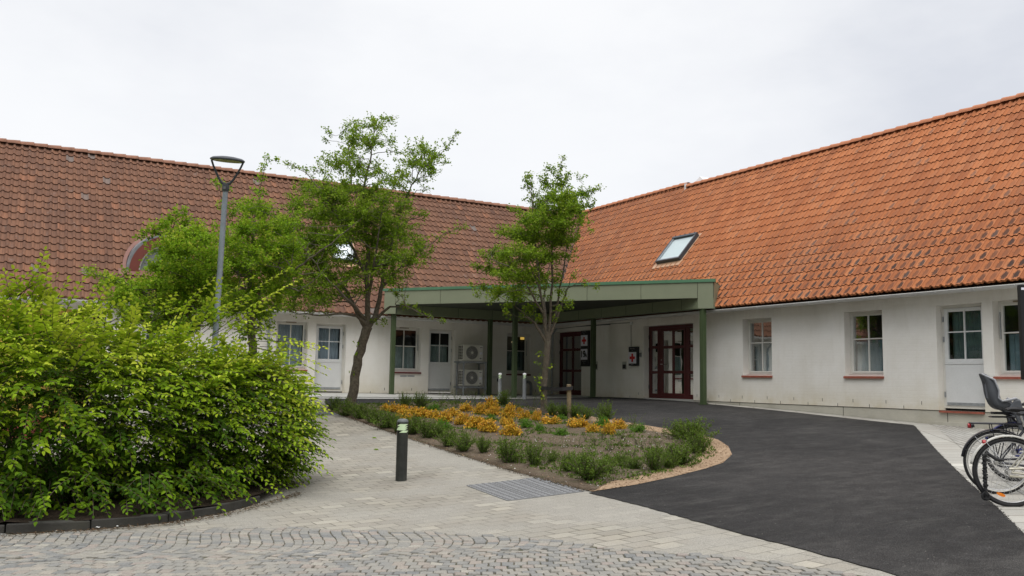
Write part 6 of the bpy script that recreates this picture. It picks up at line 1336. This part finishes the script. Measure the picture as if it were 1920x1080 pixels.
row('gold', [(730,775,18,26),(757,777,18,26),(778,780,14,20),(873,776,20,22),(900,779,20,24),(921,772,24,26),(925,783,20,28),(955,787,28,30),(983,790,18,22),(1006,793,20,18),(1032,799,22,32),(974,774,10,12)], 'golden-leaved shrub in the back golden row, %s from the left', 'golden-leaved shrubs, back row')
row('gold', [(755,792,20,30),(790,788,20,30),(812,790,18,26),(834,795,22,28),(850,784,18,22),(866,801,26,26),(892,807,28,34),(916,816,26,34),(950,802,20,26),(957,822,28,34),(1083,806,22,32),(1112,815,22,26),(1142,822,26,28),(1161,808,22,24)], 'golden-leaved shrub in the front golden row, %s from the left', 'golden-leaved shrubs, front row')
row('bright', [(812,773,12,20),(831,813,22,22),(920,792,12,16),(997,782,9,12),(986,807,15,17),(1011,814,14,15),(1052,823,14,24),(1053,792,10,13),(1129,803,15,20),(1197,813,14,20)], 'small bright green cushion, %s from the left in the bed', 'small bright green cushion plants')
sd_ = [(1077,848),(1165,845),(1120,842),(1195,842),(1215,838),(1100,830),(1128,833),(1150,850),(1180,862),(1205,850),(1060,850),(1035,845),(1022,858),(1110,858),(1255,850),(1235,835),(1168,828),(1258,830),(1225,862),(1048,866),(905,830),(880,828),(1010,835),(975,845),(1140,868),(1200,875)]
row('twig', [(x+RNG.uniform(-3,3), y, RNG.uniform(15,24), RNG.uniform(20,32)) for x, y in sd_[:20]], 'thin twiggy seedling on the bare soil of the bed, %s from the left', 'twiggy seedlings on the bare soil')
for v in protos.values():
    for o in v:
        if o.name not in used_p:
            for ch in list(o.children): bpy.data.objects.remove(ch)
            bpy.data.objects.remove(o)
# weeds, gravel and litter
def scatter_in(poly, n): 
    xs = [p[0] for p in poly]; ys = [p[1] for p in poly]; P = np.stack([RNG.uniform(min(xs),max(xs),n*2), RNG.uniform(min(ys),max(ys),n*2)],1); return P[inside(poly,P)][:n]
wp = scatter_in(shrink(BED,.25), 5200); wp = wp[(np.sin(wp[:,0]*3.1+1)*np.cos(wp[:,1]*2.7)+np.sin(wp[:,0]*7+wp[:,1]*5)*.5 > .1) | (wp[:,1] < 12)][:3600]
pos = np.repeat(np.column_stack([wp, gzs(wp)+.02+lump(wp)]), 5, 0)+RNG.normal(0,.02,(len(wp)*5,3))*[1,1,.2]; n = len(pos); v = rand_dir(n); v[:,2] = np.abs(v[:,2])+.4
me = leaf_mesh('weeds', pos, v, rand_dir(n), RNG.uniform(.02,.07,n), RNG.uniform(.010,.024,n), RNG.uniform(.2,.9,n), 'small'); tag(link('weeds', me, M['shrub_leaf']), 'sprinkling of low green weeds over the bare soil', 'weeds', kind='stuff')
def pebbles(name, P, zz, smin, smax, mat, label, cat):
    n = len(P); base = np.array([(1,0,0),(-1,0,0),(0,1,0),(0,-1,0),(0,0,1),(0,0,-1)],float); fs = np.array([(0,2,4),(2,1,4),(1,3,4),(3,0,4),(2,0,5),(1,2,5),(3,1,5),(0,3,5)])
    s = RNG.uniform(smin,smax,(n,1,3)); V = base[None]*s*RNG.uniform(.7,1.2,(n,6,1)); a = RNG.uniform(0,6.28,n); c, s_ = np.cos(a)[:,None], np.sin(a)[:,None]
    V = np.dstack([V[:,:,0]*c-V[:,:,1]*s_, V[:,:,0]*s_+V[:,:,1]*c, V[:,:,2]*.7])+np.column_stack([P, zz])[:,None,:]
    me = bpy.data.meshes.new(name); me.from_pydata(V.reshape(-1,3).tolist(), [], (fs[None]+(np.arange(n)*6)[:,None,None]).reshape(-1,3).tolist()); me.update(); tag(link(name, me, mat), label, cat, kind='stuff')
P = scatter_in(BED, 9000); ins = inside(inner, P); P = P[~ins | (RNG.random(len(P)) < .12)][:5200]
pebbles('gravel', P, gzs(P)+.016+np.where(inside(inner,P), lump(P)+.008, 0), .007, .018, M['gravel'], 'tan gravel along the curved edge of the bed', 'gravel')
P = scatter_in(inner, 1500); P = P[P[:,1] < 14.5][:200]; pebbles('bark_chips', P, gzs(P)+.026+lump(P), .006, .016, M['white_frame'], 'pale chips and stones lying on the soil', 'chips')
ed = np.array([(6.92,21.0),(6.98,18),(7.05,15),(7.03,13),(6.9,11.3),(6.66,9.5)]); tt = RNG.uniform(0,len(ed)-1.001,3800); i = tt.astype(int); f = (tt-i)[:,None]; P = ed[i]*(1-f)+ed[i+1]*f; P[:,0] += RNG.normal(.03,.06,len(P))
pebbles('soil_crumbs', P, gzs(P)+.022, .006, .016, M['soil'], 'brown soil crumbs and mulch spilling from the bed over the paving edge', 'soil crumbs')
ac = np.array(ASR[3:-2]); tt = RNG.uniform(0,len(ac)-1.001,1400); i = tt.astype(int); f = (tt-i)[:,None]; P = ac[i]*(1-f)+ac[i+1]*f+RNG.normal(0,.012,(len(tt),2))
pebbles('asphalt_crumbs', P, gzs(P)+.006, .003, .008, M['asphalt'], 'loose dark crumbs along the free edge of the asphalt', 'asphalt crumbs')
kl = np.array([(-2.5,11.15),(-.9,10.47),(.18,10.34),(.95,10.24),(1.72,10.30),(2.4,10.68),(3.1,11.35),(3.6,11.9)]); tt = RNG.uniform(0,len(kl)-1.001,1800); i = tt.astype(int); f = (tt-i)[:,None]; P = kl[i]*(1-f)+kl[i+1]*f+np.abs(RNG.normal(0,.09,(len(tt),1)))*np.array([[.25,-1.]])
pos = np.column_stack([P, gzs(P)+.022]); n = len(pos); v = rand_dir(n); v[:,2] *= .15
M['litter'] = leafmat('leaf_litter', [(0,(.035,.02,.012)),(.6,(.10,.055,.03)),(.93,(.18,.12,.07)),(1,(.5,.48,.42))], .05)
me = leaf_mesh('leaf_litter', pos, v, rand_dir(n)*.3+[0,0,1], RNG.uniform(.015,.06,n), RNG.uniform(.006,.016,n), RNG.random(n), 'small'); tag(link('leaf_litter', me, M['litter']), 'brown leaf litter and twigs gathered below the kerb', 'litter', kind='stuff')
for (px, py, sx, lab) in ((183,994,.05,'white scrap of paper on the cobbles below the hedge, leftmost'),(220,992,.035,'small white scrap below the kerb, right of the paper scrap'),(267,1038,.02,'tiny white scrap out on the cobbles'),(1310,847,.10,'white crumpled wrapper on the soil of the bed')):
    g = G(px, py); m = MB(); a = RNG.uniform(0,3); zb0 = lumpz(g[0],g[1]) if px > 1000 else gz(g[0],g[1])+.024
    vs = [(g[0]+sx*x*math.cos(a)-sx*.6*y*math.sin(a), g[1]+sx*x*math.sin(a)+sx*.6*y*math.cos(a), zb0+.003+abs(RNG.normal(0,sx*.12))) for x in (-.5,-.1,.2,.5) for y in (-.5,0,.5)]
    m.add(vs, [(i*3+j,i*3+j+1,(i+1)*3+j+1,(i+1)*3+j) for i in range(3) for j in range(2)]); tag(m.build('paper_scrap', M['cardboard']), lab, 'litter')
for px, py, lab in ((697,822,'single green leaf on the paving left of the black bollard, farther one'),(700,844,'single green leaf on the paving left of the black bollard, nearer one')):
    g = G(px,py); me = leaf_mesh('fallen_leaf', np.array([[g[0],g[1],g[2]+.012]]), np.array([[1.,-.5,.02]]), np.array([[0,0,1.]]), np.array([.10]), np.array([.06]), np.array([.6]), 'hedge'); tag(link('fallen_leaf', me, M['hedge_leaf']), lab, 'leaf')
# ------------------------------------------------------------------ sky, light, camera
w = bpy.data.worlds.new("World"); scene.world = w; w.use_nodes = True; nt = w.node_tree; nt.nodes.clear(); n = N(nt)
SUN_EL, SUN_ROT = math.radians(52), math.radians(200)
sky = n.n('TexSky', sky_type='NISHITA'); sky.sun_disc = False; sky.sun_elevation = SUN_EL; sky.sun_rotation = SUN_ROT; sky.air_density = 1; sky.dust_density = 3
co = n.n('TexCoord').outputs['Generated']; sx = n.n('SeparateXYZ'); n.l(co, sx.inputs[0])
cl = n.noise(n.mp(co, scale=(1,1,2.2)), 1.6, 6, .55)
base = n.ramp(cl, [(.34,(.70,.72,.77)),(.49,(.85,.86,.885)),(.62,(.93,.935,.945)),(.78,(.97,.97,.97))])
hz = n.ramp(sx.outputs[2], [(0.,(.70,.71,.73)),(.06,(.95,.955,.97)),(.42,(1.,1.,1.)),(1.,(1.,1.,1.))]); cloud = n.mix(1, base, hz, 'MULTIPLY')
bg1 = n.n('Background'); n.l(sky.outputs[0], bg1.inputs[0]); bg1.inputs[1].default_value = .012
bg2 = n.n('Background'); n.l(cloud, bg2.inputs[0]); st = n.ramp(sx.outputs[2], [(.0,.5),(.5,.5),(.8,.85),(1.,1.)]); n.l(n.math('MULTIPLY', st, 2.0), bg2.inputs[1])
# added dark sky band behind viewer deepens canopy shade, like unseen trees and houses
bd = n.n('VectorMath', operation='DOT_PRODUCT'); n.l(co, bd.inputs[0]); bd.inputs[1].default_value = (-.86,-.51,0)
wob = n.math('MULTIPLY', n.math('SUBTRACT', n.noise(n.mp(co, scale=(1,1,.3)), 4, 4), .5), .30)
msk = n.math('MULTIPLY', n.ramp(bd.outputs['Value'], [(.12,0.),(.4,1.)]), n.ramp(n.math('ADD', sx.outputs[2], wob), [(.30,1.),(.38,0.)]))
bg3 = n.n('Background'); bg3.inputs[0].default_value = (.11,.12,.10,1); mxw = n.n('MixShader'); n.l(msk, mxw.inputs[0]); n.l(bg2.outputs[0], mxw.inputs[1]); n.l(bg3.outputs[0], mxw.inputs[2]); bg2 = mxw
ad = n.n('AddShader'); n.l(bg1.outputs[0], ad.inputs[0]); n.l(bg2.outputs[0], ad.inputs[1]); wo = n.n('OutputWorld'); n.l(ad.outputs[0], wo.inputs[0])
sd = bpy.data.lights.new('sun', 'SUN'); sd.energy = 1.75; sd.angle = math.radians(40); sd.color = (1,.97,.92)
so = bpy.data.objects.new('sun', sd); COL.objects.link(so); so.location = (0,0,30)
dv = Vector((.30,.42,-1.0)); so.rotation_euler = dv.to_track_quat('-Z','Y').to_euler()
cd = bpy.data.cameras.new('camera'); cd.sensor_width = 36; cd.lens = F/1920*36; cd.clip_start = .05; cd.clip_end = 3000
ca = bpy.data.objects.new('camera', cd); COL.objects.link(ca)
ca.matrix_world = Matrix(((RT[0],UP[0],-FW[0],CAM[0]),(RT[1],UP[1],-FW[1],CAM[1]),(RT[2],UP[2],-FW[2],CAM[2]),(0,0,0,1)))
scene.camera = ca
scene.view_settings.view_transform = 'Standard'; scene.view_settings.look = 'None'; scene.view_settings.exposure = 0; scene.view_settings.gamma = 1
scene.render.engine = 'CYCLES'; scene.cycles.max_bounces = 8; scene.cycles.transparent_max_bounces = 12
for o in list(bpy.data.objects):
    if o.type == 'EMPTY' and o.get('label') == '': del o['label']
